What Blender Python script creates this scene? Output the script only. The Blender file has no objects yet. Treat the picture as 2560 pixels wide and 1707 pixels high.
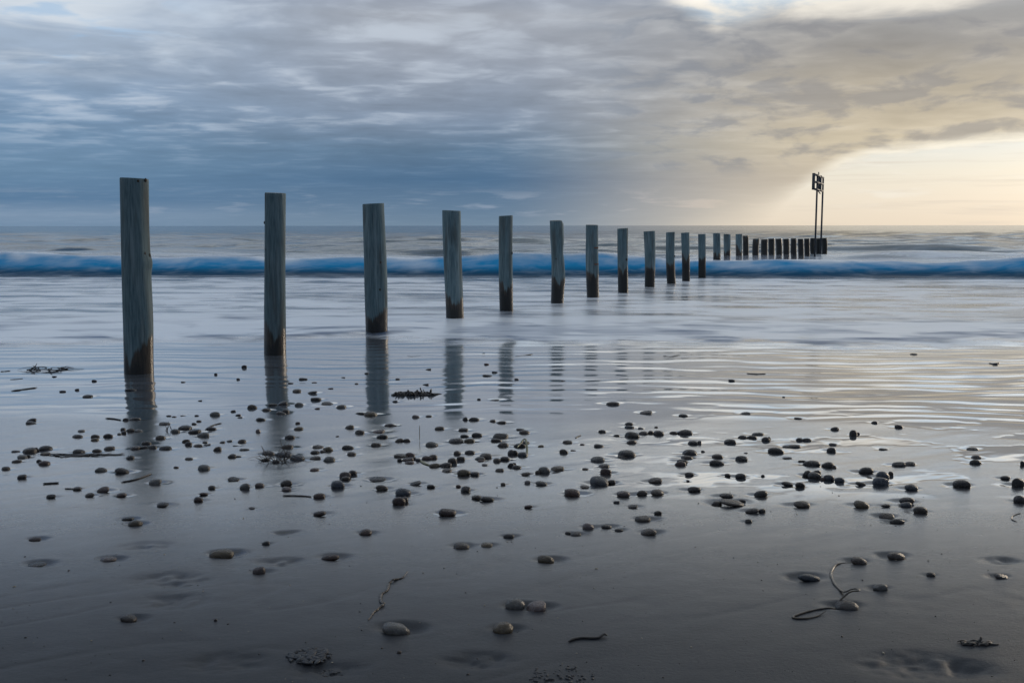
import bpy, bmesh, math, random
import numpy as np
from mathutils import Vector, Euler, Matrix

sc = bpy.context.scene
col = sc.collection
R = math.radians

# ------------------------------------------------------------------ camera
CAM_H = 1.25
FPX = 2489.0                       # 35 mm lens, in photograph pixels (2560 wide)
PITCH = math.atan((853.5 - 564.0) / FPX)
cd = bpy.data.cameras.new('camera')
cd.lens = 35.0; cd.sensor_width = 36.0
cd.clip_start = 0.05; cd.clip_end = 30000
cam = bpy.data.objects.new('camera', cd); col.objects.link(cam)
cam.location = (0, 0, CAM_H)
cam.rotation_euler = (math.pi / 2 - PITCH, R(0.05), 0)
sc.camera = cam

sc.view_settings.view_transform = 'Standard'
sc.view_settings.look = 'None'
sc.view_settings.gamma = 1.0
sc.view_settings.exposure = 0.0
sc.view_settings.use_curve_mapping = False
sc.render.engine = 'CYCLES'
sc.cycles.use_denoising = True
sc.cycles.max_bounces = 6
sc.cycles.transparent_max_bounces = 16
sc.cycles.caustics_reflective = False
sc.cycles.caustics_refractive = False

# ------------------------------------------------------------------ node helper
def lin(c):
    return tuple(((v / 255) / 12.92 if v / 255 <= 0.04045 else ((v / 255 + 0.055) / 1.055) ** 2.4) for v in c)

class NG:
    """small expression helper for node trees"""
    def __init__(s, nt): s.nt = nt
    def new(s, t, **kw):
        n = s.nt.nodes.new(t)
        for k, v in kw.items(): setattr(n, k, v)
        return n
    def put(s, sock, v):
        if isinstance(v, bpy.types.NodeSocket): s.nt.links.new(v, sock)
        elif isinstance(v, (tuple, list)) and len(v) == 3 and sock.type == 'RGBA': sock.default_value = (*v, 1)
        else: sock.default_value = v
    def m(s, op, a, b=0.0, c=0.0, clamp=False):
        n = s.new('ShaderNodeMath', operation=op, use_clamp=clamp)
        s.put(n.inputs[0], a); s.put(n.inputs[1], b); s.put(n.inputs[2], c)
        return n.outputs[0]
    def add(s, a, b): return s.m('ADD', a, b)
    def sub(s, a, b): return s.m('SUBTRACT', a, b)
    def mul(s, a, b): return s.m('MULTIPLY', a, b)
    def div(s, a, b): return s.m('DIVIDE', a, b)
    def ss(s, x, lo, hi, a=0.0, b=1.0):
        n = s.new('ShaderNodeMapRange', interpolation_type='SMOOTHSTEP')
        for k, v in enumerate((x, lo, hi, a, b)): s.put(n.inputs[k], v)
        return n.outputs[0]
    def lr(s, x, lo, hi, a=0.0, b=1.0):
        n = s.new('ShaderNodeMapRange')
        for k, v in enumerate((x, lo, hi, a, b)): s.put(n.inputs[k], v)
        return n.outputs[0]
    def mix(s, f, a, b, mode='MIX'):
        n = s.new('ShaderNodeMix', data_type='RGBA', blend_type=mode)
        s.put(n.inputs[0], f); s.put(n.inputs[6], a); s.put(n.inputs[7], b)
        return n.outputs[2]
    def scale(s, c, k):
        n = s.new('ShaderNodeVectorMath', operation='SCALE')
        s.put(n.inputs[0], c); s.put(n.inputs['Scale'], k)
        return n.outputs[0]
    def noise(s, vec, sc_, det=4.0, rough=0.5, dist=0.0, dim='3D'):
        n = s.new('ShaderNodeTexNoise', noise_dimensions=dim)
        s.put(n.inputs['Vector'], vec)
        s.put(n.inputs['Scale'], sc_); s.put(n.inputs['Detail'], det)
        s.put(n.inputs['Roughness'], rough); s.put(n.inputs['Distortion'], dist)
        return n.outputs[0]
    def comb(s, x, y, z=0.0):
        n = s.new('ShaderNodeCombineXYZ')
        for k, v in enumerate((x, y, z)): s.put(n.inputs[k], v)
        return n.outputs[0]
    def sep(s, v):
        n = s.new('ShaderNodeSeparateXYZ'); s.put(n.inputs[0], v)
        return n.outputs
    def mapv(s, v, scl=(1, 1, 1), loc=(0, 0, 0), rot=(0, 0, 0)):
        n = s.new('ShaderNodeMapping'); s.put(n.inputs[0], v)
        n.inputs['Location'].default_value = loc; n.inputs['Rotation'].default_value = rot
        n.inputs['Scale'].default_value = scl
        return n.outputs[0]
    def ramp(s, f, stops, interp='EASE'):
        n = s.new('ShaderNodeValToRGB'); r = n.color_ramp; r.interpolation = interp
        while len(r.elements) < len(stops): r.elements.new(0.5)
        for e, (p, c) in zip(r.elements, stops):
            e.position = p; e.color = (*c, 1)
        s.put(n.inputs[0], f)
        return n.outputs[0]
    def curve(s, x, pts):
        """x in 0..1 -> y in 0..1"""
        n = s.new('ShaderNodeFloatCurve'); c = n.mapping.curves[0]
        n.mapping.use_clip = False
        while len(c.points) < len(pts): c.points.new(0.5, 0.5)
        for p, (a, b) in zip(c.points, pts): p.location = (a, b)
        n.mapping.update()
        s.put(n.inputs['Value'], x)
        return n.outputs[0]
    def attr(s, name):
        return s.new('ShaderNodeAttribute', attribute_name=name).outputs['Fac']
    def bump(s, h, strength=0.3, dist=0.01, normal=None):
        n = s.new('ShaderNodeBump'); n.inputs['Strength'].default_value = strength
        n.inputs['Distance'].default_value = dist; s.put(n.inputs['Height'], h)
        if normal is not None: s.put(n.inputs['Normal'], normal)
        return n.outputs[0]

# ------------------------------------------------------------------ world: cloudy sky, sun low to the right behind the cloud deck
SUN_AZ, SUN_EL = 46.0, 9.0
world = bpy.data.worlds.new('World'); sc.world = world; world.use_nodes = True
nt = world.node_tree; nt.nodes.clear(); g = NG(nt)
d = g.new('ShaderNodeTexCoord').outputs['Generated']
dx, dy, dz = g.sep(d)
az = g.mul(g.m('ARCTAN2', dx, dy), 57.29578)
el = g.mul(g.m('ARCSINE', dz), 57.29578)
elp = g.m('MAXIMUM', el, 0.0)
zz = g.add(g.m('MAXIMUM', dz, 0.0), 0.055)
qv = g.comb(g.div(dx, zz), g.div(dy, zz))
warp = g.noise(g.mapv(qv, (1, 1, 1), (3.1, 7.7, 0)), 0.6, 3)
n0 = g.noise(g.mapv(qv, (0.6, 1, 1), (11, 4, 0)), 0.55, 4, 0.5, 0.4)
n1 = g.noise(g.mapv(qv, (0.9, 1, 1), (2, 9, 1)), 1.35, 5, 0.55, 0.4)
n2 = g.noise(g.mapv(qv, (1.0, 1.15, 1), (5, 1, 3)), 3.1, 5, 0.5, 0.35)
# puffy noise in plain angles for the detail low over the sea
av = g.comb(g.mul(az, 0.10), g.mul(el, 0.32))
n3 = g.noise(g.mapv(av, (1, 1, 1), (1.3, 2.2, 0)), 2.2, 6, 0.55, 0.35)
n4 = g.noise(g.mapv(av, (0.5, 1, 1), (8.3, 2.9, 2)), 5.0, 4, 0.55, 0.3)
e30 = g.div(elp, 30.0)
def stops(lst): return [(e / 30.0, lin(c)) for e, c in lst]
HI = [(16, (136, 158, 190)), (27, (126, 162, 212))]
cl = g.ramp(e30, stops([(0, (116, 141, 167)), (0.6, (124, 147, 172)), (1.4, (92, 124, 156)), (3.0, (106, 137, 166)),
                        (5.5, (118, 146, 175)), (8.0, (144, 165, 190)), (10.5, (160, 180, 204))] + HI), 'LINEAR')
cc = g.ramp(e30, stops([(0, (114, 136, 157)), (0.9, (102, 127, 152)), (2.6, (82, 113, 144)), (4.2, (100, 126, 152)),
                        (6.2, (136, 151, 171)), (9.0, (152, 161, 175)), (11.5, (160, 166, 176))] + HI), 'LINEAR')
cr = g.ramp(e30, stops([(0, (226, 212, 190)), (2.5, (205, 192, 172)), (4.4, (212, 199, 174)), (5.6, (202, 190, 168)),
                        (7.4, (182, 173, 157)), (9.4, (160, 157, 153)), (11, (166, 166, 166))] + HI), 'LINEAR')
wl = g.ss(az, -27.0, -4.0)
wr = g.mul(g.ss(az, -2.0, 19.5), g.ss(az, 130.0, 80.0))
base = g.mix(wr, g.mix(wl, cl, cc), cr)
# cloud shading: darker undersides, lighter thin places
tex = g.add(g.mul(g.sub(n1, 0.5), 0.8), g.mul(g.sub(n2, 0.5), 0.55))
tex = g.add(tex, g.mul(g.sub(n3, 0.5), g.lr(elp, 1.0, 7.0, 0.25, 0.55)))
tamp = g.mul(g.ss(elp, 1.0, 6.0, 0.12, 0.9), g.ss(az, -10.0, 20.0, 0.85, 0.62))
shade = g.m('MAXIMUM', g.add(1.0, g.mul(tex, tamp)), 0.55)
deck = g.scale(base, shade)
# bright thin streaks where the deck lets light through, mostly on the left and high up
thin = g.mul(g.ss(g.add(g.mul(n2, 0.6), g.mul(n1, 0.55)), 0.56, 0.78), g.ss(elp, 2.5, 8.0, 0.04, 0.72))
thin = g.mul(thin, g.ss(az, 22.0, -20.0, 0.35, 1.0))
deck = g.mix(thin, deck, g.mix(wr, lin((200, 210, 222)), lin((214, 206, 192))))
# lighter broken part on the left, with blue behind
lb = g.mul(g.ss(az, -14.0, -24.0), g.mul(g.ss(elp, 7.0, 9.0), g.ss(elp, 15.0, 11.0)))
deck = g.mix(g.mul(lb, g.ss(n1, 0.38, 0.58, 0.15, 0.85)), deck, lin((214, 222, 230)))
deck = g.mix(g.mul(lb, g.ss(n2, 0.55, 0.7, 0.0, 0.55)), deck, lin((148, 186, 222)))
# dark flat cloud pieces with light lower rims hanging in front of the warm deck
dk = g.mul(g.ss(g.add(g.mul(n3, 0.80), g.mul(n1, 0.25)), 0.50, 0.62), g.mul(g.ss(elp, 2.4, 3.6), g.ss(az, 2.0, 9.0)))
deck = g.mix(g.mul(dk, 0.55), deck, g.mix(wr, lin((108, 128, 152)), lin((134, 134, 138))))
# pinkish far cloud line low on the horizon
fl = g.mul(g.mul(g.ss(n4, 0.52, 0.68), g.ss(elp, 0.35, 0.8)), g.ss(elp, 2.3, 1.3))
deck = g.mix(g.mul(fl, g.ss(az, -30.0, 10.0, 0.30, 0.5)), deck, g.mix(wr, lin((160, 172, 190)), lin((236, 214, 186))))
# clear strip under the deck on the right
sky = g.new('ShaderNodeTexSky', sky_type='NISHITA')
sky.sun_disc = False; sky.sun_elevation = R(SUN_EL); sky.sun_rotation = R(SUN_AZ)
sky.air_density = 1.0; sky.dust_density = 2.0; sky.ozone_density = 1.0
clear = g.ramp(e30, stops([(0, (234, 221, 202)), (1.4, (235, 226, 210)), (2.8, (233, 229, 216)), (4.2, (224, 228, 225)), (9, (196, 214, 230)), (30, (150, 190, 230))]), 'LINEAR')
nish = g.scale(sky.outputs[0], 0.10)
clear = g.mix(0.06, clear, nish)
azn = g.div(g.add(az, 180.0), 360.0)
def azc(lst): return [((a + 180) / 360, e / 30) for a, e in lst]
edge = g.mul(g.curve(azn, azc([(-180, -3), (-30, -3), (6, -2.4), (10.5, -0.9), (13, 0.4), (16, 2.1), (18, 3.2), (20, 3.75), (24, 4.1), (27, 4.3), (45, 4.8), (75, 3.5), (105, -2), (180, -3)])), 30.0)
en = g.add(g.add(el, g.mul(g.sub(n3, 0.5), 1.0)), g.mul(g.sub(n4, 0.5), 0.55))
dist = g.sub(en, edge)
soft = g.ss(az, 11.0, 17.5, 2.4, 0.16)
cover = g.ss(g.div(dist, soft), -1.0, 1.0)
rim = g.mul(g.mul(g.ss(dist, -0.35, 0.05), g.ss(dist, 0.75, 0.1)), g.ss(az, 15.0, 19.0))
deck = g.mix(g.mul(rim, g.ss(n4, 0.3, 0.65, 0.5, 1.0)), deck, lin((250, 242, 224)))
# thin white clouds inside the clear strip
n5 = g.noise(g.mapv(av, (0.22, 1.6, 1), (3.3, 6.9, 4)), 4.0, 5, 0.55, 0.3)
wisp = g.mul(g.ss(n4, 0.5, 0.72), g.ss(elp, 0.4, 2.0, 0.0, 0.6))
clear1 = g.mix(g.ss(n5, 0.5, 0.68, 0.0, 0.45), clear, lin((218, 206, 190)))
clear1 = g.mix(wisp, clear1, lin((247, 240, 226)))
skyc = g.mix(cover, clear1, deck)
# broken top edge of the deck: white cloud and pale blue
edge2 = g.mul(g.curve(azn, azc([(-180, 19), (-40, 17), (-5, 14.5), (6, 12.6), (9.5, 11.2), (11.5, 10.2), (14, 10.7), (17, 10.5), (22, 10.3), (27, 11.3), (45, 13), (90, 16), (180, 19)])), 30.0)
d2 = g.sub(g.add(g.add(el, g.mul(g.sub(n3, 0.5), 2.0)), g.mul(g.sub(n1, 0.5), 1.6)), g.add(edge2, 0.75))
open_ = g.mul(g.ss(g.add(d2, g.mul(g.sub(n2, 0.5), 1.2)), -0.7, 1.0), g.ss(g.add(n0, g.ss(elp, 14.0, 26.0, 0.32, 0.0)), 0.46, 0.58))
blue = g.mix(g.ss(g.add(g.mul(n2, 0.6), g.mul(n3, 0.5)), 0.48, 0.64), g.mix(0.1, lin((196, 215, 232)), nish), lin((246, 240, 228)))
blue = g.scale(blue, g.mul(g.ss(elp, 11.3, 13.3, 1.0, 1.6), g.ss(elp, 16.0, 24.0, 1.0, 0.38)))
skyc = g.mix(g.mul(open_, 0.9), skyc, blue)
# glow of the hidden sun
toS = Vector((math.sin(R(SUN_AZ)) * math.cos(R(SUN_EL)), math.cos(R(SUN_AZ)) * math.cos(R(SUN_EL)), math.sin(R(SUN_EL))))
dot = g.new('ShaderNodeVectorMath', operation='DOT_PRODUCT')
g.put(dot.inputs[0], d); dot.inputs[1].default_value = toS
glow = g.m('POWER', g.m('MAXIMUM', dot.outputs['Value'], 0.0), 36.0)
skyc = g.mix(glow, skyc, g.scale(skyc, 1.7))
skyc = g.scale(skyc, g.ss(dy, -0.6, 0.55, 0.62, 1.0))
# below the horizon the world is not seen; keep the horizon colour
bg = g.new('ShaderNodeBackground'); bg.inputs[1].default_value = 0.1
g.put(bg.inputs[0], g.scale(skyc, 10.0))
wo = g.new('ShaderNodeOutputWorld'); nt.links.new(bg.outputs[0], wo.inputs[0])

# ------------------------------------------------------------------ sun behind thin cloud
sd = bpy.data.lights.new('sun', 'SUN'); sd.energy = 0.75; sd.angle = R(12); sd.color = (1.0, 0.82, 0.62)
sun = bpy.data.objects.new('sun', sd); col.objects.link(sun)
sun.rotation_euler = (-toS).to_track_quat('-Z', 'Y').to_euler()

# ------------------------------------------------------------------ numeric helpers
rng = np.random.default_rng(7)
random.seed(7)
_tab = rng.random((256, 256))
def vnoise(x, y, seed=0):
    x = np.asarray(x, float) + seed * 17.31; y = np.asarray(y, float) + seed * 9.77
    xi = np.floor(x).astype(int); yi = np.floor(y).astype(int)
    fx = x - xi; fy = y - yi
    fx = fx * fx * fx * (fx * (fx * 6 - 15) + 10); fy = fy * fy * fy * (fy * (fy * 6 - 15) + 10)
    a = _tab[xi & 255, yi & 255]; b = _tab[(xi + 1) & 255, yi & 255]
    c = _tab[xi & 255, (yi + 1) & 255]; e = _tab[(xi + 1) & 255, (yi + 1) & 255]
    return (a * (1 - fx) + b * fx) * (1 - fy) + (c * (1 - fx) + e * fx) * fy
def fbm(x, y, octv=4, seed=0, gain=0.5):
    s = 0; a = 1; t = 0
    for k in range(octv):
        s = s + a * vnoise(x * 2 ** k, y * 2 ** k, seed + k * 3); t += a; a *= gain
    return s / t
def sstep(x, lo, hi):
    t = np.clip((x - lo) / (hi - lo), 0, 1); return t * t * (3 - 2 * t)

cp, sp = math.cos(PITCH), math.sin(PITCH)
def ray(sx, sy):
    a = (sx - 1280.0) / FPX; b = (853.5 - sy) / FPX
    return Vector((a, cp + b * sp, -sp + b * cp))
def ground(sx, sy, z=0.0):
    r = ray(sx, sy); t = (z - CAM_H) / r.z
    return Vector((r.x * t, r.y * t, z))
def at_depth(sx, sy, Y):
    r = ray(sx, sy); t = Y / r.y
    return Vector((r.x * t, Y, CAM_H + r.z * t))

def link(name, me, mat=None, parent=None, smooth=True):
    o = bpy.data.objects.new(name, me); col.objects.link(o)
    if mat is not None and not me.materials: me.materials.append(mat)
    if smooth and len(me.polygons): me.polygons.foreach_set('use_smooth', np.ones(len(me.polygons), bool))
    if parent is not None: o.parent = parent
    return o
def tag(o, label=None, cat=None, group=None, kind=None):
    if label: o['label'] = label
    if cat: o['category'] = cat
    if group: o['group'] = group
    if kind: o['kind'] = kind
    return o
def grid_mesh(name, X, Y, Z, attrs=None):
    nr, nc = X.shape
    me = bpy.data.meshes.new(name)
    co = np.stack([X, Y, Z], -1).reshape(-1, 3).astype(np.float32)
    i = np.arange(nr * nc).reshape(nr, nc)
    q = np.stack([i[:-1, :-1], i[:-1, 1:], i[1:, 1:], i[1:, :-1]], -1).reshape(-1, 4).astype(np.int32)
    me.vertices.add(len(co)); me.vertices.foreach_set('co', co.ravel())
    me.loops.add(q.size); me.loops.foreach_set('vertex_index', q.ravel())
    me.polygons.add(len(q)); me.polygons.foreach_set('loop_start', np.arange(0, q.size, 4, dtype=np.int32))
    me.update(calc_edges=True)
    for k, v in (attrs or {}).items():
        a = me.attributes.new(k, 'FLOAT', 'POINT'); a.data.foreach_set('value', np.asarray(v, np.float32).ravel())
    return me
def material(name):
    m = bpy.data.materials.new(name); m.use_nodes = True
    t = m.node_tree; t.nodes.clear(); gg = NG(t)
    p = gg.new('ShaderNodeBsdfPrincipled'); o = gg.new('ShaderNodeOutputMaterial')
    t.links.new(p.outputs[0], o.inputs[0])
    return m, gg, p, o

# ------------------------------------------------------------------ pebbles read off the photograph: tile x0,y0 and (x, y, width, height, colour)
TS = 640.0 / 2350.0
P = {}
P[(0, 880)] = '''2237 130 50 34 d|1977 196 32 20 d|2182 243 34 22 d|858 257 50 26 d|490 219 46 12 d|1675 271 40 14 d|565 349 60 22 d|699 331 42 22 d|790 393 80 36 d|1185 338 95 30 d|1830 441 40 14 d|280 612 76 34 d|272 640 84 30 d|1963 556 90 50 g|2135 535 48 24 d|2180 570 54 24 d|2195 592 50 18 g|2308 490 80 54 b|1540 577 50 18 d|1590 585 42 16 d|1678 577 60 10 d|1800 575 42 18 d|1145 608 55 34 d|1222 601 96 34 g|1495 646 92 34 d|1776 648 50 26 d|1820 624 50 24 d|1683 679 110 50 d|1930 688 90 40 d|1600 712 75 44 g|1772 713 100 50 d|1855 742 110 56 g|732 712 64 28 g|697 760 90 36 d|862 760 70 40 b|860 790 64 34 o|982 754 76 46 b|1090 742 46 24 g|1120 697 50 34 d|1128 725 50 40 d|1188 703 72 44 b|1258 711 66 34 g|1463 766 82 48 b|1325 818 90 46 d|1700 803 66 40 b|1723 832 60 44 d|1876 818 50 24 g|1810 848 86 32 b|1890 840 70 18 d|2033 817 56 24 d|2098 804 60 22 g|2213 803 70 46 b|2156 852 60 12 d|2235 885 80 26 d|1986 878 70 46 b|1393 859 70 40 g|1312 860 70 34 d|1220 868 92 42 b|1503 872 104 42 d|990 868 88 44 b|708 900 95 52 d|878 893 80 38 b|132 903 68 26 d|250 892 112 62 b|318 880 54 46 d|400 869 106 50 d|400 922 86 34 o|190 951 84 40 g|252 942 40 36 d|143 992 80 34 b|350 990 50 34 d|390 1008 90 56 r|38 1058 78 40 b|188 1136 70 42 d|1185 960 66 44 d|913 1070 96 50 g|1103 1086 112 56 d|1723 972 70 28 b|1610 1051 50 24 b|2120 944 70 44 d|2180 948 64 22 d|1860 1047 100 60 g|2133 1161 90 28 d|2238 1222 84 56 g|1936 1229 62 38 d|1860 1292 70 30 r|1810 1338 78 46 r|1410 1184 98 54 g|935 1256 98 50 p|700 1251 70 28 b|812 1310 76 34 b|456 1321 72 34 d|1102 1306 80 36 r|1480 1390 92 36 d|1162 1514 100 36 d|2305 1416 60 14 d'''
P[(640, 880)] = '''428 243 70 26 d|313 279 56 16 d|530 274 50 12 r|797 230 46 10 r|680 331 52 12 r|365 348 70 32 b|512 363 80 32 d|545 424 92 40 d|920 287 36 16 r|1298 243 44 20 d|1580 160 56 16 d|1555 293 60 14 r|2085 12 36 14 d|2115 112 50 20 r|2190 181 56 16 d|2120 214 84 20 d|1012 190 40 16 d|2045 432 36 20 d|2185 440 86 18 d|1273 449 52 22 d|145 472 75 34 d|236 461 90 42 d|390 469 72 38 g|90 518 74 36 b|262 530 66 46 d|222 550 88 36 d|556 512 54 20 r|646 468 98 30 d|778 490 86 40 g|950 553 78 24 d|1042 556 112 56 o|1463 583 62 34 p|1583 580 62 26 d|35 605 80 38 d|378 640 46 28 b|383 688 78 38 o|15 710 50 40 p|853 676 78 40 b|946 722 76 48 b|1220 660 90 34 d|1268 667 50 20 d|1117 718 114 38 r|1153 763 94 46 d|743 765 36 14 d|1682 691 82 38 b|1900 705 80 42 d|1918 606 54 40 d|1998 608 90 42 d|2168 628 60 28 b|2250 642 82 32 d|2028 752 92 48 d|1912 765 70 34 d|1832 803 122 62 d|1957 805 92 50 o|2243 765 126 64 d|2205 808 90 40 b|2264 847 94 52 b|1610 836 104 58 g|302 763 84 50 d|275 853 100 50 b|562 858 90 36 b|654 876 86 54 o|535 908 76 38 d|608 900 60 26 b|538 958 96 40 b|663 966 98 60 g|838 860 100 50 d|868 920 80 42 b|1097 838 86 46 b|1308 800 74 38 b|1380 800 62 38 b|100 915 105 46 d|240 925 130 56 s|365 955 124 62 s|75 976 72 32 d|178 992 66 36 d|1325 937 118 42 b|1412 920 84 52 r|1316 977 50 38 d|1388 970 96 44 r|1446 960 56 38 d|1480 977 56 34 d|1402 1003 80 32 r|1566 961 90 46 r|1624 948 74 54 b|1845 918 60 44 b|1960 909 88 48 d|1800 985 78 62 b|1876 965 70 50 b|2108 944 108 54 b|2052 969 90 38 d|2063 990 66 26 r|2095 1027 60 26 d|1632 1025 90 44 o|1737 1020 104 52 d|2285 971 82 46 d|2210 986 64 44 b|2233 1072 70 38 b|2340 915 56 64 d|2340 1025 60 50 d|530 1061 80 36 r|883 1089 66 44 d|812 1110 94 56 p|817 1144 74 38 b|742 1193 110 74 s|270 1186 104 56 b|270 1241 78 36 p|1745 1077 84 36 b|1905 1097 110 60 o|2008 1110 78 40 d|1150 1227 100 50 b|1110 1160 140 30 d|1460 1197 94 30 d|1603 1226 68 32 d|1855 1228 50 26 r|1920 1256 80 56 d|2265 1210 50 26 b|1345 1275 128 76 s|1362 1343 60 58 b|1308 1360 110 76 r|573 1297 98 58 r|575 1472 110 40 r|1752 1462 140 72 r|2020 1330 80 40 b|2117 1346 118 44 d|25 1207 76 44 p'''
P[(1280, 880)] = '''40 245 44 22 d|470 267 40 10 r|2022 261 64 26 d|1645 22 32 10 d|930 470 112 42 b|1232 552 104 42 d|1575 582 76 32 d|2147 565 86 28 d|1075 660 70 36 d|1080 691 82 36 s|1186 705 58 24 g|828 732 64 34 d|82 712 80 24 d|113 733 88 44 b|1103 762 122 66 d|1207 748 84 40 d|1350 744 88 56 d|960 772 60 26 d|1275 738 52 40 d|1484 741 66 36 d|1593 733 124 60 d|1323 695 34 18 b|1100 825 90 42 b|508 832 80 36 b|120 833 76 34 d|70 856 100 46 d|265 866 60 26 o|646 856 46 18 r|800 860 86 40 d|1668 832 88 46 d|1722 826 40 48 d|2007 818 98 52 d|2120 776 78 42 d|2208 778 80 42 d|2265 748 104 38 d|2335 792 70 50 d|475 908 74 48 b|561 908 54 14 r|1060 928 146 80 d|1020 960 90 30 d|788 977 112 64 g|1637 917 118 66 d|1755 915 40 22 d|1610 963 98 44 b|1566 998 90 38 d|1550 1016 94 54 r|1893 955 94 46 b|1887 1010 122 60 d|2112 976 98 56 d|2148 933 40 14 d|20 915 60 60 d|97 932 86 56 s|845 1040 92 42 b|862 1090 92 62 r|674 1070 62 24 b|294 1077 98 62 g|235 1098 52 32 b|417 1060 110 50 o|125 1118 80 26 b|40 1045 80 42 d|18 1020 46 30 d|141 1192 58 32 b|270 1202 98 42 g|805 1190 154 78 s|912 1178 66 54 d|1318 1183 110 46 b|1630 1118 80 34 d|1980 1128 60 30 d|2105 1135 88 50 d|2303 1137 36 20 d|1615 1182 34 16 d|668 1242 76 24 b|556 1292 126 66 r|498 1270 36 32 d|1024 1304 106 56 p|1193 1295 88 50 b|1338 1288 114 56 b|1675 1258 108 50 d|960 1380 60 24 d|1112 1420 80 28 d|1340 1477 62 36 b|150 1418 70 30 r|1205 1527 126 64 b|1972 1324 110 40 d|1882 1380 84 58 b|2032 1397 194 58 b|2290 1306 110 62 d|2118 1366 62 22 d|2208 1470 110 40 d|2297 1467 58 38 d'''
P[(1920, 880)] = '''1345 20 70 20 d|2090 110 50 20 d|285 606 74 22 d|145 410 28 14 d|982 642 60 30 d|1210 678 66 40 d|620 696 74 44 d|788 735 62 70 d|828 742 36 22 d|10 788 34 44 d|295 795 58 40 d|362 798 82 36 d|605 843 70 28 d|590 890 76 54 d|83 900 132 70 d|183 862 80 34 d|242 858 124 42 d|1068 888 76 26 d|1890 886 88 30 d|1923 965 76 38 d|1915 1005 92 60 d|2342 1020 40 60 d|180 973 80 22 d|413 1015 140 64 d|563 1030 104 68 d|606 1052 52 34 b|1213 1026 108 60 d|1312 1027 90 42 d|910 1090 120 64 d|1066 1130 104 76 s|1132 1120 44 44 b|1047 1192 128 84 s|366 1112 76 64 d|435 1135 110 58 g|455 1108 70 36 d|504 1165 46 38 r|563 1157 94 54 s|665 1177 80 50 s|185 1213 96 40 d|300 1225 78 50 d|857 1216 80 34 d|1330 1252 104 60 s|1795 1215 136 72 d|2190 1162 76 36 d|2306 1197 96 86 d|318 1412 140 54 b|872 1406 120 66 o|1085 1419 80 26 d|1290 1370 122 62 d|1280 1407 88 54 s|1412 1456 112 62 b|1103 1507 118 56 b|2322 1352 84 76 d'''
P[(0, 1280)] = '''305 229 100 34 r|315 462 146 34 d|972 412 124 44 p|2020 362 200 84 o|1160 965 130 66 b|1224 80 112 66 o|1972 990 30 22 d'''
P[(640, 1280)] = '''18 524 100 76 p|83 271 68 40 d|995 172 104 60 r|672 403 146 60 r|1880 300 130 62 b|2115 296 90 40 o|2318 210 90 46 d|1275 1062 220 108 g|2265 1055 164 112 o|1308 1282 40 28 b'''
P[(1280, 1280)] = '''305 417 140 72 o|700 124 92 62 p|868 129 88 40 d|980 162 70 30 d|512 184 54 28 d|585 197 88 38 d|1257 182 126 60 b|28 836 156 100 g|222 853 156 96 p|2172 88 60 40 d'''
P[(1920, 1280)] = '''1195 86 114 52 d|390 592 176 72 s|850 438 124 74 b|1195 388 156 80 b|1503 571 68 42 d|2158 591 104 50 d|1040 686 112 66 g|740 862 180 80 d'''
PEB = []
for (x0, y0), txt in P.items():
    for k, row in enumerate(txt.split('|')):
        a = row.split(); cx, cy, w, h = map(float, a[:4])
        sx = x0 + cx * TS; sb = y0 + (cy + h / 2) * TS
        gp = ground(sx, sb)
        W = w * TS * math.hypot(gp.y, CAM_H) / FPX
        H = h * TS * math.hypot(gp.y, CAM_H) / FPX
        aspect = h / w
        dep = W * (0.66 + 0.34 * ((k * 37) % 11) / 11)
        ang = math.atan2(CAM_H, gp.y)
        # what shows is rise*cos + part of the depth*sin
        rise = 0.78 * max(0.35 * H, H - 0.45 * dep * math.sin(ang)) / math.cos(ang)
        PEB.append(dict(px=w * h ** 0.5, x=gp.x, y=gp.y + dep * 0.42, W=W, D=dep, rise=rise, c=a[4], ar=aspect, tile=(x0, y0), key=(int(cx), int(cy))))

# ------------------------------------------------------------------ sand: one sheet, rippled by the water film, hollowed round the stones
def axis(dense, lim, step, growth, far):
    a = list(np.arange(0, dense, step)); s = step
    while a[-1] < lim: s *= growth; a.append(a[-1] + s)
    while a[-1] < far: s *= 1.6; a.append(a[-1] + s)
    return np.array([-v for v in a[:0:-1]] + a)
xs = axis(3.0, 9.0, 0.0125, 1.02, 3000.0)
ys = [1.3]
while ys[-1] < 15: ys.append(ys[-1] + 0.0029 * ys[-1])
s_ = 0.12
while ys[-1] < 80: s_ *= 1.25; ys.append(ys[-1] + s_)
back = [1.3]; s_ = 0.02
while back[-1] > -2000: s_ *= 1.4; back.append(back[-1] - s_)
ys = np.array(back[:0:-1] + ys)
SX, SY = np.meshgrid(xs, ys)
def film_mask(x, y):
    b = 6.25 - 0.10 * np.clip(x, -3, 4) + 0.9 * (fbm(x * 0.8, y * 1.2, 3, 5) - 0.5)
    return sstep(y, b - 0.25, b + 0.55)
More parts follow.
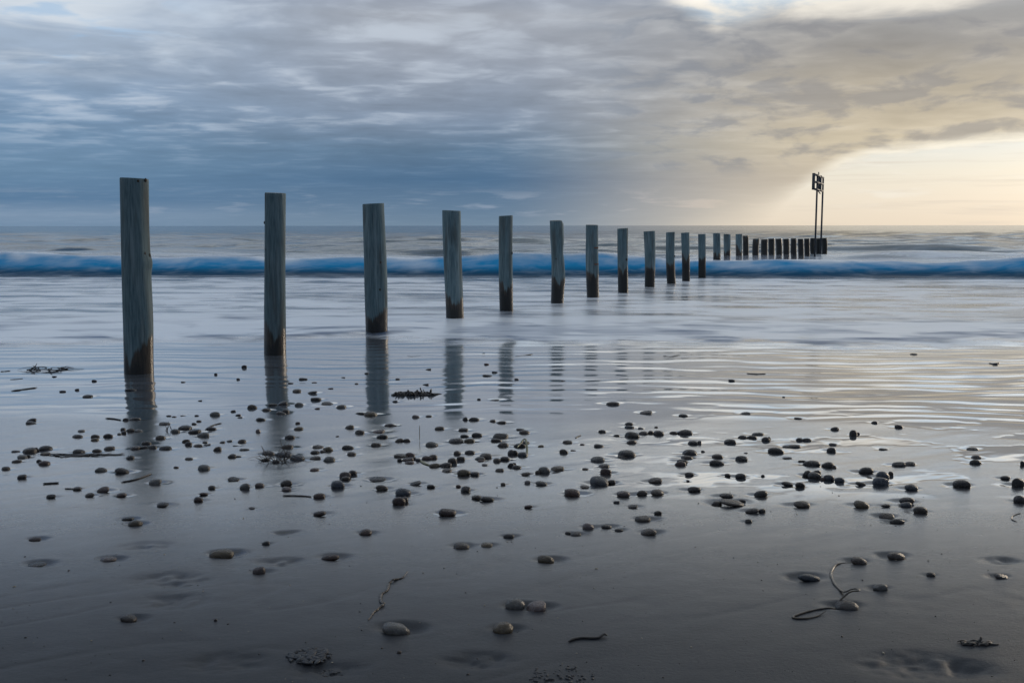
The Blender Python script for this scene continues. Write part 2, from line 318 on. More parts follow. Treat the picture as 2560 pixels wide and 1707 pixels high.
def film_ripple(x, y):
    """long, low, broken crests of the thin film, running along the shore"""
    wx = 0.55 * (fbm(x * 0.45, y * 0.45, 3, 41) - 0.5) + 0.20 * (fbm(x * 1.5, y * 1.5, 3, 43) - 0.5) + 0.02 * x
    am = 0.05 + 1.6 * sstep(fbm(x * 0.32, y * 1.2, 3, 47), 0.38, 0.72)
    rp = np.sin(2 * np.pi * (y + wx) / 0.24 + 5.0 * fbm(x * 0.7, y * 1.6, 2, 49)) * 0.0006 * am
    rp = rp + 0.0045 * (fbm(x * 0.55, (y + wx) * 2.6, 2, 57, 0.4) - 0.5)
    rp = rp + 0.0040 * (fbm(x * 1.2 + 3, (y + 0.7 * wx) * 5.2, 2, 59, 0.45) - 0.5)
    rp = rp + 0.0020 * (fbm(x * 2.8 + 5, (y + 0.5 * wx) * 9.0, 2, 63) - 0.5)
    return rp * sstep(y, 17, 13) * (1.35 + 0.4 * sstep(x, -2.2, 2.0))
def sand_parts(x, y):
    z = -0.020 * np.maximum(0, y - 9.6)
    z = z + 0.02 * (fbm(x * 0.35, y * 0.35, 2, 2) - 0.5) * sstep(y, 9.0, 6.0)
    # soft slanting undulations and drainage streaks
    u = x * 0.88 + y * 0.47; v = -x * 0.47 + y * 0.88
    near = sstep(y, 6.6, 5.2)
    z = z + 0.011 * (fbm(u * 0.9, v * 2.6, 3, 11) - 0.5) * near
    z = z + 0.0022 * (fbm(u * 4.0, v * 14.0, 3, 21) - 0.5) * sstep(y, 3.0, 4.6) * near
    z = z + 0.0030 * (fbm(x * 13, y * 15, 4, 31) - 0.5) * sstep(y, 4.4, 2.6) * (0.3 + 1.2 * sstep(fbm(x * 1.3, y * 1.6, 2, 33), 0.4, 0.7))
    z = z - 0.0016 * np.exp(-((fbm(u * 0.9 + 7, v * 3.4, 3, 35) - 0.5) / 0.035) ** 2) * sstep(y, 4.8, 3.0)
    fm = film_mask(x, y)
    return z + film_ripple(x, y) * fm * (0.30 + 0.70 * sstep(y, 5.8, 7.2)), fm
SZ, FM = sand_parts(SX, SY)
WET = FM.copy()
# hollows scoured round stones, pools beside them
for k, p in enumerate(PEB):
    big = p['y'] < 5.0
    r = p['W']
    if p['y'] > 7.4: continue
    R_ = 3.2 * r
    c0, c1 = np.searchsorted(xs, (p['x'] - R_, p['x'] + R_)); r0, r1 = np.searchsorted(ys, (p['y'] - R_, p['y'] + R_))
    if c1 <= c0 or r1 <= r0: continue
    X = SX[r0:r1, c0:c1] - p['x']; Y = SY[r0:r1, c0:c1] - p['y']
    wob = 0.5 * (fbm(SX[r0:r1, c0:c1] * 14, SY[r0:r1, c0:c1] * 14, 2, 61) - 0.5)
    side = 0.35 * r if p['x'] < 0.6 else -0.25 * r
    e = np.sqrt(((X - side * 0.7) / (1.0 * r)) ** 2 + ((Y - 0.22 * r) / (0.58 * r)) ** 2) + wob
    dep = (0.20 if p['y'] < 4.2 else 0.12 if big else 0.05) * r
    SZ[r0:r1, c0:c1] -= dep * np.exp(-(e * 1.05) ** 4) - 0.06 * dep * np.exp(-((e - 1.45) / 0.35) ** 2)
    if p['y'] > 4.5 or p['key'] in ((2020, 362), (1752, 1462)):
        pool = sstep(e, 1.10, 1.02) * (1.0 if (k * 29) % 7 < (5 if p['x'] > 0.3 else 3) else 0.25)
        WET[r0:r1, c0:c1] = np.maximum(WET[r0:r1, c0:c1], pool)
# shallow pools among the stones on the right
pn = fbm(SX * 1.9, SY * 5.0, 4, 71)
pool = sstep(pn, 0.555, 0.572) * sstep(SX + 1.2 * (fbm(SX * 1.1, SY * 1.1, 2, 73) - 0.5), -0.2, 0.8) * sstep(SY, 4.2, 4.8) * sstep(SY, 7.0, 6.2)
WET = np.maximum(WET, pool)
SZ -= 0.0012 * pool
# loose hollows without a stone (old prints)
for sx, sy, w in ((430, 1448, 0.14), (425, 1502, 0.12), (375, 1362, 0.11), (700, 1403, 0.09), (2500, 1402, 0.07), (2290, 1662, 0.16), (2400, 1672, 0.1),
                  (560, 1655, 0.12), (820, 1672, 0.10), (1190, 1650, 0.1), (720, 1328, 0.06)):
    q = ground(sx, sy)
    e = np.sqrt(((SX - q.x) / w) ** 2 + ((SY - q.y) / (w * 0.55)) ** 2)
    m_ = np.exp(-e ** 4)
    SZ -= m_ * 0.010 * (0.3 + 1.4 * fbm(SX * 22, SY * 30, 2, int(sx)))
WET = WET * (1 - sstep(SY, 14, 18))
me = grid_mesh('sand', SX, SY, SZ, {'wet': WET})
m, g, p, o = material('wet_sand')
geo = g.new('ShaderNodeNewGeometry').outputs['Position']
wet = g.attr('wet')
px_, py_, pz_ = g.sep(geo)
grain = g.noise(geo, 420.0, 2, 0.6)
blot = g.noise(g.mapv(geo, (0.7, 1.6, 1), (0, 0, 0), (0, 0, R(28))), 1.6, 4, 0.55)
fine = g.noise(g.mapv(geo, (1, 2.6, 1), (0, 0, 0), (0, 0, R(28))), 7.0, 4, 0.6)
cbase = g.mix(g.ss(blot, 0.3, 0.7), (0.020, 0.024, 0.030), (0.034, 0.038, 0.044))
cbase = g.mix(g.ss(grain, 0.35, 0.75, 0.0, 0.5), cbase, (0.08, 0.078, 0.078))
speck = g.ss(g.noise(geo, 95.0, 1, 0.5), 0.735, 0.77)
cbase = g.mix(g.mul(speck, 0.7), cbase, (0.02, 0.016, 0.014))
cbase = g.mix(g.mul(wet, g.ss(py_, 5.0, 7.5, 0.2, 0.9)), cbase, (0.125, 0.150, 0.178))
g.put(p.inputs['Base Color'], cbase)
dry = g.ss(py_, 2.4, 4.8, 0.46, 0.23)
dry = g.add(dry, g.mul(g.sub(fine, 0.5), 0.16))
wetr = g.ss(py_, 5.5, 9.5, 0.06, 0.14)
rough = g.add(g.mul(dry, g.sub(1.0, wet)), g.mul(wetr, wet))
g.put(p.inputs['Roughness'], rough)
g.put(p.inputs['IOR'], g.ss(py_, 2.4, 4.8, 1.30, 1.58))
p.inputs['Coat IOR'].default_value = 1.52
g.put(p.inputs['Coat Weight'], g.m('MAXIMUM', wet, g.ss(py_, 2.5, 4.9, 0.0, 1.0)))
g.put(p.inputs['Coat Roughness'], g.mul(rough, 0.8))
lump = g.noise(geo, 70.0, 4, 0.65)
bh = g.add(g.add(g.mul(grain, 0.6), g.mul(fine, 0.6)), g.mul(lump, 0.9))
bn = g.new('ShaderNodeBump'); bn.inputs['Distance'].default_value = 0.0016
g.put(bn.inputs['Height'], bh); g.put(bn.inputs['Strength'], g.mul(g.sub(1.0, wet), g.ss(py_, 5.5, 2.8, 0.12, 0.9)))
g.put(p.inputs['Normal'], bn.outputs[0]); g.put(p.inputs['Coat Normal'], bn.outputs[0])
M_sand = m
sand = tag(link('sand', me, m), kind='structure')
def sand_z(x, y):
    i = int(np.clip(np.searchsorted(ys, y), 1, len(ys) - 1)); j = int(np.clip(np.searchsorted(xs, x), 1, len(xs) - 1))
    fy = (y - ys[i - 1]) / (ys[i] - ys[i - 1]); fx = (x - xs[j - 1]) / (xs[j] - xs[j - 1])
    a = SZ[i - 1, j - 1] * (1 - fx) + SZ[i - 1, j] * fx; b = SZ[i, j - 1] * (1 - fx) + SZ[i, j] * fx
    return float(a * (1 - fy) + b * fy)

# ------------------------------------------------------------------ sea
iv = np.linspace(1 / 8.7, 1 / 9000.0, 980)
ry = 1 / iv
tt = np.linspace(-1, 1, 460)
YY = np.repeat(ry[:, None], len(tt), 1)
XX = tt[None, :] * (0.78 * YY + 6.0)
ye = np.interp(XX, [-9, -5.2, -3.1, -1.57, -0.8, 0.1, 1.4, 3.5, 5.1, 9], [10.0, 10.1, 10.5, 11.3, 10.5, 10.2, 9.9, 9.7, 9.85, 9.8])
ye = ye + 0.9 * (fbm(XX * 0.6, XX * 0 + 3.3, 4, 81) - 0.5)
wn = fbm(XX * 1.6, YY * 2.4, 4, 83)
front = YY - ye
alpha = sstep(front + 1.6 * (wn - 0.5) + 0.8 * (fbm(XX * 5.0, YY * 6.0, 3, 84) - 0.5), -0.15, 0.75)
# breaker
yc = 25.3 - 0.062 * XX + 2.0 * (fbm(XX * 0.11, XX * 0 + 1.7, 3, 85) - 0.5)
u = YY - yc
wh = 0.42 * (0.50 + 1.0 * (fbm(XX * 0.22, XX * 0 + 8.7, 3, 87))) + 0.05 * (fbm(XX * 1.3, YY * 1.3, 3, 88) - 0.5)
prof = np.where(u < 0, np.cos(np.clip(u / 1.15, -1, 0) * np.pi) * 0.5 + 0.5, np.exp(-np.maximum(u, 0) / 2.6) * (1 - 0.25 * np.exp(-((u - 0.6) / 0.5) ** 2)))
ZZ = wh * prof
# second low bore near the shore
bw = front - 0.55 - 0.5 * (fbm(XX * 0.7, XX * 0 + 5.1, 3, 89) - 0.5)
bore = np.where(bw < 0, np.exp(-(bw / 0.28) ** 2), np.exp(-bw / 1.4)) * 0.022
ZZ = ZZ + bore * (0.6 + 0.8 * fbm(XX * 1.1, YY * 0.4, 2, 90))
# swell behind the breaker
far = sstep(YY, 29, 42)
sw = fbm(XX * 0.050, (YY + 0.10 * XX) * 0.16, 3, 91) - 0.5
sw2 = fbm(XX * 0.13, (YY + 0.12 * XX) * 0.42, 3, 93) - 0.5
ZZ = ZZ + far * (0.55 * sw + 0.75 * sw2) * sstep(YY, 400, 60)
ZZ = ZZ + far * 0.22 * (fbm(XX * 0.014, YY * 0.035, 2, 95) - 0.5) * sstep(YY, 6000, 600)
# flat silky water, low relief
mid = sstep(YY, 10.5, 13) * sstep(YY, 27, 23)
ZZ = ZZ + mid * (0.020 * (fbm(XX * 0.45, YY * 1.3, 3, 97) - 0.5))
ZZ = ZZ + film_ripple(XX, YY) * (1 - 0.7 * alpha) + np.interp(YY, [8.7, 9.1, 10.5], [-0.006, 0.0035, 0.006])
# foam cover
st1 = fbm(XX * 0.42, YY * 2.0 + 0.15 * XX, 4, 101)
st2 = fbm(XX * 1.1 + 0.45 * YY, YY * 3.6, 4, 103)
wis = fbm(XX * 2.2 + 0.8 * YY, YY * 3.0, 5, 105)
foam = 0.66 + 1.2 * (st1 - 0.5) + 0.9 * (st2 - 0.5) + 1.2 * (wis - 0.5)
foam = foam * (0.5 + 0.5 * sstep(YY, 9.0, 12.0))
foam = foam + 1.1 * np.exp(-((bw - 1.1) / 1.3) ** 2) * sstep(wis, 0.18, 0.55)
foam = foam - 0.85 * np.exp(-((bw + 0.0) / 0.5) ** 2) * sstep(wis, 0.62, 0.35)
wp = 1.4 * (fbm(XX * 0.5, YY * 0.5, 3, 121) - 0.5)
wash = fbm(XX * 1.0 + wp + 0.35 * YY, (YY + wp) * 2.0, 5, 123, 0.55)
fz = sstep(bw, -0.7, 0.2) * sstep(bw, 4.5, 1.2)
foam = foam * (1 - 0.75 * fz) + fz * 0.75 * (0.12 + 1.15 * sstep(wash, 0.34, 0.60))
trail = sstep(fbm(XX * 0.30 + 0.5 * wp, (YY + 1.2 * wp) * 1.5, 5, 125, 0.55), 0.44, 0.66)
foam = foam + 0.35 * (trail - 0.4) * sstep(YY, 11.5, 13.0)
foam = np.where(u > -1.9, foam * (1 - 0.8 * np.exp(-((u + 1.55) / 0.42) ** 2) * (0.3 + 1.2 * st1)), foam)
crest = np.exp(-np.maximum(u, 0) / 22.0) * sstep(u + 0.7 * (wis - 0.5), -0.75, 0.35)
foam = np.where(u > -1.1, 0.01 + 0.75 * sstep(fbm(XX * 0.7 + 0.6 * YY, YY * 0.9, 4, 109), 0.46, 0.78) * sstep(u, -0.9, 0.0) + (0.86 + 0.5 * (st1 - 0.5)) * crest, foam)
ff = sstep(YY, 34, 50)
foam = foam * (1 - ff) + ff * (0.0 + 0.16 * sstep(fbm(XX * 0.05, (YY + 0.1 * XX) * 0.2, 4, 107), 0.45, 0.8) * sstep(YY, 110, 40))
foam = np.clip(foam, 0, 1)
face = sstep(u + 0.35 * (fbm(XX * 0.8, YY * 0.6, 3, 110) - 0.5), -1.25, -0.80) * sstep(u + 0.3 * (wis - 0.5), 0.2, -0.35)
face = np.maximum(face, fz * 0.9 * sstep(wash, 0.60, 0.40))
me = grid_mesh('sea', XX, YY, ZZ, {'foam': foam, 'face': face, 'cover': alpha})
m, g, p, o = material('sea_water')
geo = g.new('ShaderNodeNewGeometry').outputs['Position']
px_, py_, pz_ = g.sep(geo)
fo = g.attr('foam'); fa = g.attr('face'); cv = g.attr('cover')
streak = g.noise(g.mapv(geo, (1.0, 4.5, 1.0), (0, 0, 0), (0, 0, R(4))), 1.3, 6, 0.6, 0.4)
fo2 = g.m('ADD', fo, g.mul(g.sub(streak, 0.5), g.ss(py_, 20.0, 40.0, 0.9, 0.1)), clamp=True)
deepc = g.mix(g.ss(py_, 14.0, 45.0), (0.085, 0.10, 0.12), (0.008, 0.055, 0.08))
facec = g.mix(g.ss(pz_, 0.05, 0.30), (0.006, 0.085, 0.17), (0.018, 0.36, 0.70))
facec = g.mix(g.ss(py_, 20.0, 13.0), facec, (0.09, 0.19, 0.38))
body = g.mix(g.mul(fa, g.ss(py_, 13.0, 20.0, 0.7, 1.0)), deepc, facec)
seac = g.mix(fo2, body, (0.88, 0.94, 1.0))
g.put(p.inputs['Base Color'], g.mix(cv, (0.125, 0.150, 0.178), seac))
wro = g.m('ADD', g.ss(py_, 30.0, 70.0, 0.16, 0.12), g.mul(fa, 0.35))
searo = g.mix(fo2, wro, (0.34, 0.34, 0.34))
g.put(p.inputs['Roughness'], g.mix(cv, (0.16, 0.16, 0.16), searo))
g.put(p.inputs['IOR'], g.add(g.ss(py_, 26.0, 45.0, 1.40, 1.31), g.mul(fo2, 0.75)))
g.put(p.inputs['Specular IOR Level'], g.m('MINIMUM', g.lr(g.mul(fa, g.ss(py_, 13.0, 20.0)), 0.0, 1.0, 0.5, 0.08), g.ss(py_, 40.0, 120.0, 0.5, 0.40)))
p.inputs['Coat IOR'].default_value = 1.48; g.put(p.inputs['Coat Weight'], g.sub(1.0, cv)); p.inputs['Coat Roughness'].default_value = 0.13
chop = g.noise(g.mapv(geo, (0.35, 1.0, 1.0)), 0.9, 4, 0.6)
chop2 = g.noise(g.mapv(geo, (0.5, 2.2, 1.0)), 2.2, 3, 0.5)
bn = g.new('ShaderNodeBump'); bn.inputs['Distance'].default_value = 1.0
g.put(bn.inputs['Height'], g.add(g.mul(chop, g.ss(py_, 30.0, 120.0, 0.0, 0.035)), g.mul(g.mul(chop2, cv), g.ss(py_, 11.0, 30.0, 0.008, 0.02))))
bn.inputs['Strength'].default_value = 1.0
g.put(p.inputs['Normal'], bn.outputs[0])
sea = tag(link('sea', me, m), kind='structure')
# long-drawn spray lying over the breaker: a few thin see-through sheets of droplets
m, g, p, o = material('spray_mist')
geo = g.new('ShaderNodeNewGeometry').outputs['Position']
th_ = g.attr('veil')
nz = g.noise(g.mapv(geo, (0.8, 1.0, 2.0)), 1.1, 6, 0.6, 0.5)
df = g.new('ShaderNodeBsdfDiffuse'); df.inputs[0].default_value = (0.70, 0.76, 0.85, 1)
tl_ = g.new('ShaderNodeBsdfTranslucent'); tl_.inputs[0].default_value = (0.70, 0.76, 0.85, 1)
ms = g.new('ShaderNodeMixShader'); ms.inputs[0].default_value = 0.5
g.nt.links.new(df.outputs[0], ms.inputs[1]); g.nt.links.new(tl_.outputs[0], ms.inputs[2])
tr = g.new('ShaderNodeBsdfTransparent'); mx = g.new('ShaderNodeMixShader')
g.put(mx.inputs[0], g.mul(th_, g.ss(nz, 0.36, 0.66, 0.0, 1.0)))
g.nt.links.new(tr.outputs[0], mx.inputs[1]); g.nt.links.new(ms.outputs[0], mx.inputs[2]); g.nt.links.new(mx.outputs[0], o.inputs[0])
bx_ = np.linspace(-26, 26, 420); sv0 = np.linspace(0, 1, 26)
BX, BS = np.meshgrid(bx_, sv0)
ycb = 25.3 - 0.062 * BX + 2.0 * (fbm(BX * 0.11, BX * 0 + 1.7, 3, 85) - 0.5)
whb = 0.42 * (0.50 + 1.0 * (fbm(BX * 0.22, BX * 0 + 8.7, 3, 87)))
parts = []
for L_, (lift, w_) in enumerate(((0.04, 0.24), (0.08, 0.20), (0.13, 0.13), (0.18, 0.08))):
    ub = -0.75 + BS * 3.4
    pb = np.where(ub < 0, np.cos(np.clip(ub / 1.15, -1, 0) * np.pi) * 0.5 + 0.5, np.exp(-np.maximum(ub, 0) / 2.6))
    zb2 = whb * pb + lift * (0.35 + 0.9 * fbm(BX * 0.7, ub * 0.8, 3, 111 + L_)) * np.sin(np.pi * np.clip(BS * 1.02, 0, 1)) ** 0.5
    vl = w_ * sstep(BS, 0.12, 0.34) * sstep(BS, 1.0, 0.4)
    parts.append((BX.copy(), ycb + ub - 0.10 * lift, zb2 + 0.004 * L_, vl))
spray = None
bm_ = [grid_mesh('spray', a_, b_, c_, {'veil': d_}) for a_, b_, c_, d_ in parts]
bmx = bmesh.new()
for q_ in bm_: bmx.from_mesh(q_)
me = bpy.data.meshes.new('spray'); bmx.to_mesh(me); bmx.free()
spray = tag(link('spray', me, m), 'soft white spray drawn out along the crest of the blue breaker', 'spray', kind='stuff')


# ------------------------------------------------------------------ timber posts
m, g, p, o = material('weathered_timber')
oc = g.new('ShaderNodeTexCoord').outputs['Object']
hg = g.attr('height'); wlv = g.attr('tide'); an = g.attr('side'); tn = g.attr('tone')
oi = g.new('ShaderNodeObjectInfo').outputs['Random']
sv = g.new('ShaderNodeVectorMath', operation='ADD'); g.put(sv.inputs[0], oc); g.put(sv.inputs[1], g.comb(g.mul(oi, 37.0), g.mul(oi, 11.0), g.mul(oi, 5.0)))
ov = sv.outputs[0]
grain = g.noise(g.mapv(ov, (34, 34, 2.4)), 2.2, 5, 0.6)
blot = g.noise(g.mapv(ov, (5, 5, 1.5)), 1.2, 4, 0.55)
stain = g.noise(g.mapv(ov, (9, 9, 1.2)), 1.1, 3, 0.5)
dryc = g.mix(g.ss(grain, 0.3, 0.7), (0.072, 0.125, 0.142), (0.155, 0.225, 0.242))
dryc = g.mix(g.ss(stain, 0.50, 0.70, 0.0, 0.7), dryc, (0.06, 0.065, 0.058))
dryc = g.mix(g.ss(blot, 0.5, 0.75, 0.0, 0.5), dryc, (0.13, 0.14, 0.135))
crack = g.ss(g.noise(g.mapv(ov, (34, 34, 0.9)), 1.0, 2, 0.4), 0.70, 0.76)
dryc = g.mix(g.mul(crack, 0.75), dryc, (0.03, 0.03, 0.03))
pale = g.ss(g.noise(g.mapv(ov, (16, 16, 0.8), (4, 4, 1)), 1.3, 4, 0.6), 0.52, 0.70, 0.0, 0.6)
dryc = g.mix(pale, dryc, (0.26, 0.325, 0.335))
dryc = g.scale(dryc, tn)
jag = g.noise(g.mapv(ov, (26, 26, 2.4)), 1.0, 5, 0.65)
vc = g.lr(oi, 0.0, 1.0, -0.45, 0.45); vh = g.lr(g.m('FRACT', g.mul(oi, 7.31)), 0.0, 1.0, 0.04, 0.17)
line = g.add(g.add(wlv, g.mul(g.m('ABSOLUTE', g.sub(an, vc)), vh)), g.mul(g.sub(jag, 0.5), 0.30))
wetm = g.ss(g.sub(line, hg), -0.03, 0.03)
alg = g.ss(g.sub(g.add(g.mul(wlv, 0.95), g.mul(g.sub(jag, 0.5), 0.5)), hg), -0.02, 0.06)
wetc = g.mix(g.ss(grain, 0.3, 0.7), (0.018, 0.016, 0.013), (0.070, 0.052, 0.038))
wetc = g.mix(g.mul(alg, g.ss(an, 0.75, 0.2, 0.25, 0.95)), wetc, (0.010, 0.010, 0.009))
g.put(p.inputs['Base Color'], g.mix(wetm, dryc, wetc))
g.put(p.inputs['Roughness'], g.mix(wetm, (0.8, 0.8, 0.8), (0.34, 0.34, 0.34)))
g.put(p.inputs['Normal'], g.bump(g.add(g.mul(grain, 0.7), g.mul(crack, -1.0)), 0.6, 0.004))
M_wood = m
m, g, p, o = material('end_grain')
oc = g.new('ShaderNodeTexCoord').outputs['Object']
rings = g.noise(oc, 30.0, 3, 0.6)
g.put(p.inputs['Base Color'], g.mix(rings, (0.12, 0.12, 0.11), (0.3, 0.29, 0.27))); p.inputs['Roughness'].default_value = 0.85
M_end = m
m, g, p, o = material('rusty_iron')
oc = g.new('ShaderNodeTexCoord').outputs['Object']
g.put(p.inputs['Base Color'], g.mix(g.noise(oc, 60.0, 3), (0.10, 0.035, 0.015), (0.26, 0.10, 0.04))); p.inputs['Roughness'].default_value = 0.8
M_rust = m
m, g, p, o = material('dark_knot')
oc = g.new('ShaderNodeTexCoord').outputs['Object']
g.put(p.inputs['Base Color'], g.mix(g.noise(oc, 80.0, 2), (0.02, 0.017, 0.014), (0.07, 0.05, 0.035))); p.inputs['Roughness'].default_value = 0.8
M_knot = m

def make_post(base, top, rb, rt, tide, tone, seed, bulge=None, notch=False, split=False):
    """a round log from below the ground up to its sawn head; local origin at the base"""
    rs = np.random.default_rng(seed)
    NA, NR = 40, 44
    ax = top - base; L = ax.length
    th = np.linspace(0, 2 * np.pi, NA, endpoint=False)
    zs = np.concatenate([[-0.5], np.linspace(-0.02, L - 0.012, NR), [L - 0.003]])
    co = []; hv = []; sv_ = []
    bx, by = rs.normal(0, 0.010, 2); ph = rs.random(4) * 6.28
    for i, z in enumerate(zs):
        t = np.clip(z / L, 0, 1)
        r = rb + (rt - rb) * t
        lump = 0.035 * np.sin(2 * th + ph[0] + 1.6 * z) + 0.022 * np.sin(3 * th + ph[1] - 2.3 * z) + 0.05 * (vnoise(3 * np.cos(th) + 5, 3 * np.sin(th) + 2.2 * z, seed) - 0.5)
        rr = r * (1 + lump)
        if bulge:
            for (bt, ba, bs, bh) in bulge:
                rr = rr + bs * np.exp(-((t - bt) / bh) ** 2) * np.exp(-((np.angle(np.exp(1j * (th - ba)))) / 0.7) ** 2)
        if split:
            rr = rr - 0.030 * np.exp(-((np.angle(np.exp(1j * (th + 1.52)))) / 0.05) ** 2) * sstep(np.array(t), 0.25, 0.5)
        if i == len(zs) - 1: rr = rr * 0.965
        cx = ax.x * t + bx * math.sin(t * 3.1); cy = ax.y * t + by * math.sin(t * 3.1)
        zt = np.full(NA, z)
        if i >= len(zs) - 2:
            zt = zt + 0.006 * np.sin(th + ph[2])
            if notch:
                zt = zt - 0.05 * np.exp(-((np.angle(np.exp(1j * (th - 0.1)))) / 0.45) ** 2)
                rr = rr - 0.03 * np.exp(-((np.angle(np.exp(1j * (th - 0.1)))) / 0.45) ** 2)
        co += [(cx + rr[k] * math.cos(th[k]), cy + rr[k] * math.sin(th[k]), zt[k]) for k in range(NA)]
        hv += [z] * NA; sv_ += list(np.cos(th))
    n = len(zs)
    faces = [(i * NA + k, i * NA + (k + 1) % NA, (i + 1) * NA + (k + 1) % NA, (i + 1) * NA + k) for i in range(n - 1) for k in range(NA)]
    side_n = len(faces)
    c = len(co); last = (n - 1) * NA
    co.append((ax.x, ax.y, L - 0.002)); hv.append(L); sv_.append(0)
    faces += [(last + k, last + (k + 1) % NA, c) for k in range(NA)]
    me = bpy.data.meshes.new('timber_post'); me.from_pydata(co, [], faces)
    me.materials.append(M_wood); me.materials.append(M_end)
    for k in range(side_n, len(faces)): me.polygons[k].material_index = 1
    for nm, vals in (('height', hv), ('side', sv_), ('tide', [tide] * len(co)), ('tone', [tone] * len(co))):
        a = me.attributes.new(nm, 'FLOAT', 'POINT'); a.data.foreach_set('value', np.array(vals, np.float32))
    ob = link('timber_post', me); ob.location = base
    for k in range(side_n, len(faces)): me.polygons[k].use_smooth = False
    me.set_sharp_from_angle(angle=R(50))
    return ob

# measured: top left x, top right x, top y, base left x, base right x, base y (photograph pixels)
POSTS = [(302.5, 371.4, 444.6, 310.7, 381, 931), (661.8, 714.3, 481.4, 660.7, 713.6, 886.4), (906.9, 959.3, 508.3, 915.3, 968, 834),
         (1107.2, 1151.8, 526, 1114, 1159.7, 796.7), (1246.7, 1282.6, 538.9, 1249.5, 1282.9, 777.6), (1373.5, 1408.6, 551.2, 1377.1, 1408.6, 758.3),
         (1465, 1494.8, 562.4, 1467.4, 1497.4, 743.8), (1542.9, 1570, 571, 1545.2, 1571.4, 731.9), (1609, 1636.7, 578.1, 1611, 1636.7, 717.6),
         (1665.7, 1686.7, 580.7, 1667.6, 1689.5, 710.5), (1702.1, 1722.9, 581.9, 1704.8, 1725.2, 703.3), (1744.8, 1764, 585.5, 1745.5, 1764.5, 695),
         (1782.1, 1800.7, 583.8, 1782.5, 1801, 687), (1809, 1826.4, 586, 1809.5, 1826.8, 681), (1839, 1855.5, 585.5, 1839.5, 1855.8, 674.5),
         (1856.7, 1870.5, 589.8, 1857.5, 1871, 670), (1882.4, 1898.3, 597.5, 1882.6, 1898.3, 665), (1903, 1919.2, 598.9, 1903.2, 1919.2, 660.5),
         (1921, 1936.2, 597.1, 1921.2, 1936, 657), (1939, 1953.8, 597.1, 1939.2, 1953.8, 653), (1957.4, 1972, 597.5, 1959, 1972.5, 649.6),
         (1977.1, 1991, 596.8, 1978, 1991.8, 647), (1994.9, 2008, 597.9, 1995.5, 2009, 644.5), (2010.6, 2023, 597.1, 2011, 2024.5, 642.5),
         (2025.9, 2037.8, 596.2, 2026.5, 2038.2, 640.5), (2039.7, 2052.7, 596.6, 2040, 2052.7, 638.8), (2054, 2067.4, 596.2, 2054.3, 2067.6, 637)]
TIDE = [0.12, 0.15, 0.17, 0.20, 0.30, 0.34, 0.36, 0.36, 0.36, 0.42, 0.48, 0.44, 0.50, 0.52, 0.5, 0.9, 0.75, 0.8, 0.85, 0.8, 0.95, 0.8, 0.95, 0.8, 0.9, 0.9, 0.8]
PL = ['thickest grey post with a knotty bulge on its side, first at the landward end',
      'tall slim straight grey post with two dark knots, second from the landward end',
      'tall smooth greenish grey post swelling towards its foot, third from the landward end',
      'grey post with a long vertical split down its face, fourth from the landward end',
      'plain flat-topped grey post, fifth from the landward end',
      'wavy-sided grey post with a chipped top corner, sixth from the landward end',
      'pale post with two rusty iron staples on its side, seventh from the landward end',
      'grey post with a dark stain running down from its top, eighth from the landward end',
      'broad plain grey post in shallow foam, ninth from the landward end',
      'tenth post from the landward end, grey with a dark wet foot',
      'eleventh post from the landward end, its lower half black with wet',
      'twelfth post from the landward end, standing at the foot of the blue breaker',
      'thirteenth post from the landward end, its foot inside the blue breaker',
      'fourteenth post from the landward end, just behind the breaker crest',
      'fifteenth post from the landward end, nearly touching its darker neighbour',
      'darker shorter post standing close behind the fifteenth, sixteenth from the landward end']
ORD = ['seventeenth', 'eighteenth', 'nineteenth', 'twentieth', 'twenty-first', 'twenty-second', 'twenty-third', 'twenty-fourth']
PL += [f'short dark wet post beyond the breaker, {o_} from the landward end' for o_ in ORD]
PL += ['short dark post third from the seaward end of the row', 'short dark post second from the seaward end, between the beacon poles', 'short dark post at the very seaward end of the row']
post_obs = []
for k, (tl, tr_, ty, bl, br, by) in enumerate(POSTS):
    zb = 0.0
    b = ground((bl + br) / 2, by, zb)
    dep = math.hypot(b.y, CAM_H)
    rb = (br - bl) / 2 * b.y / FPX; rt = (tr_ - tl) / 2 * b.y / FPX
    t = at_depth((tl + tr_) / 2, ty, b.y + rb * 0.3)
    bl_ = None
    if k == 0: bl_ = [(0.565, 0.0, 0.018, 0.035), (0.30, 0.1, 0.012, 0.25)]
    if k == 2: bl_ = [(0.35, 0.2, 0.012, 0.3)]
    if k == 5: bl_ = [(0.62, 0.0, -0.022, 0.09), (0.30, 0.0, 0.012, 0.1), (0.8, 3.1, 0.008, 0.1)]
    if k == 6: bl_ = [(0.40, 0.1, 0.010, 0.12)]
    if k in (20, 21): bl_ = [(0.4, 3.0, 0.014, 0.2)]
    tone = 1.0 if k < 15 else (0.62 if k == 15 else 0.5)
    ob = make_post(b, t, rb, rt, TIDE[k], tone, 300 + k, bl_, notch=(k == 5), split=(k == 3))
    tag(ob, PL[k], 'post', 'timber posts of the groyne')
    post_obs.append((ob, b, t, rb, rt))

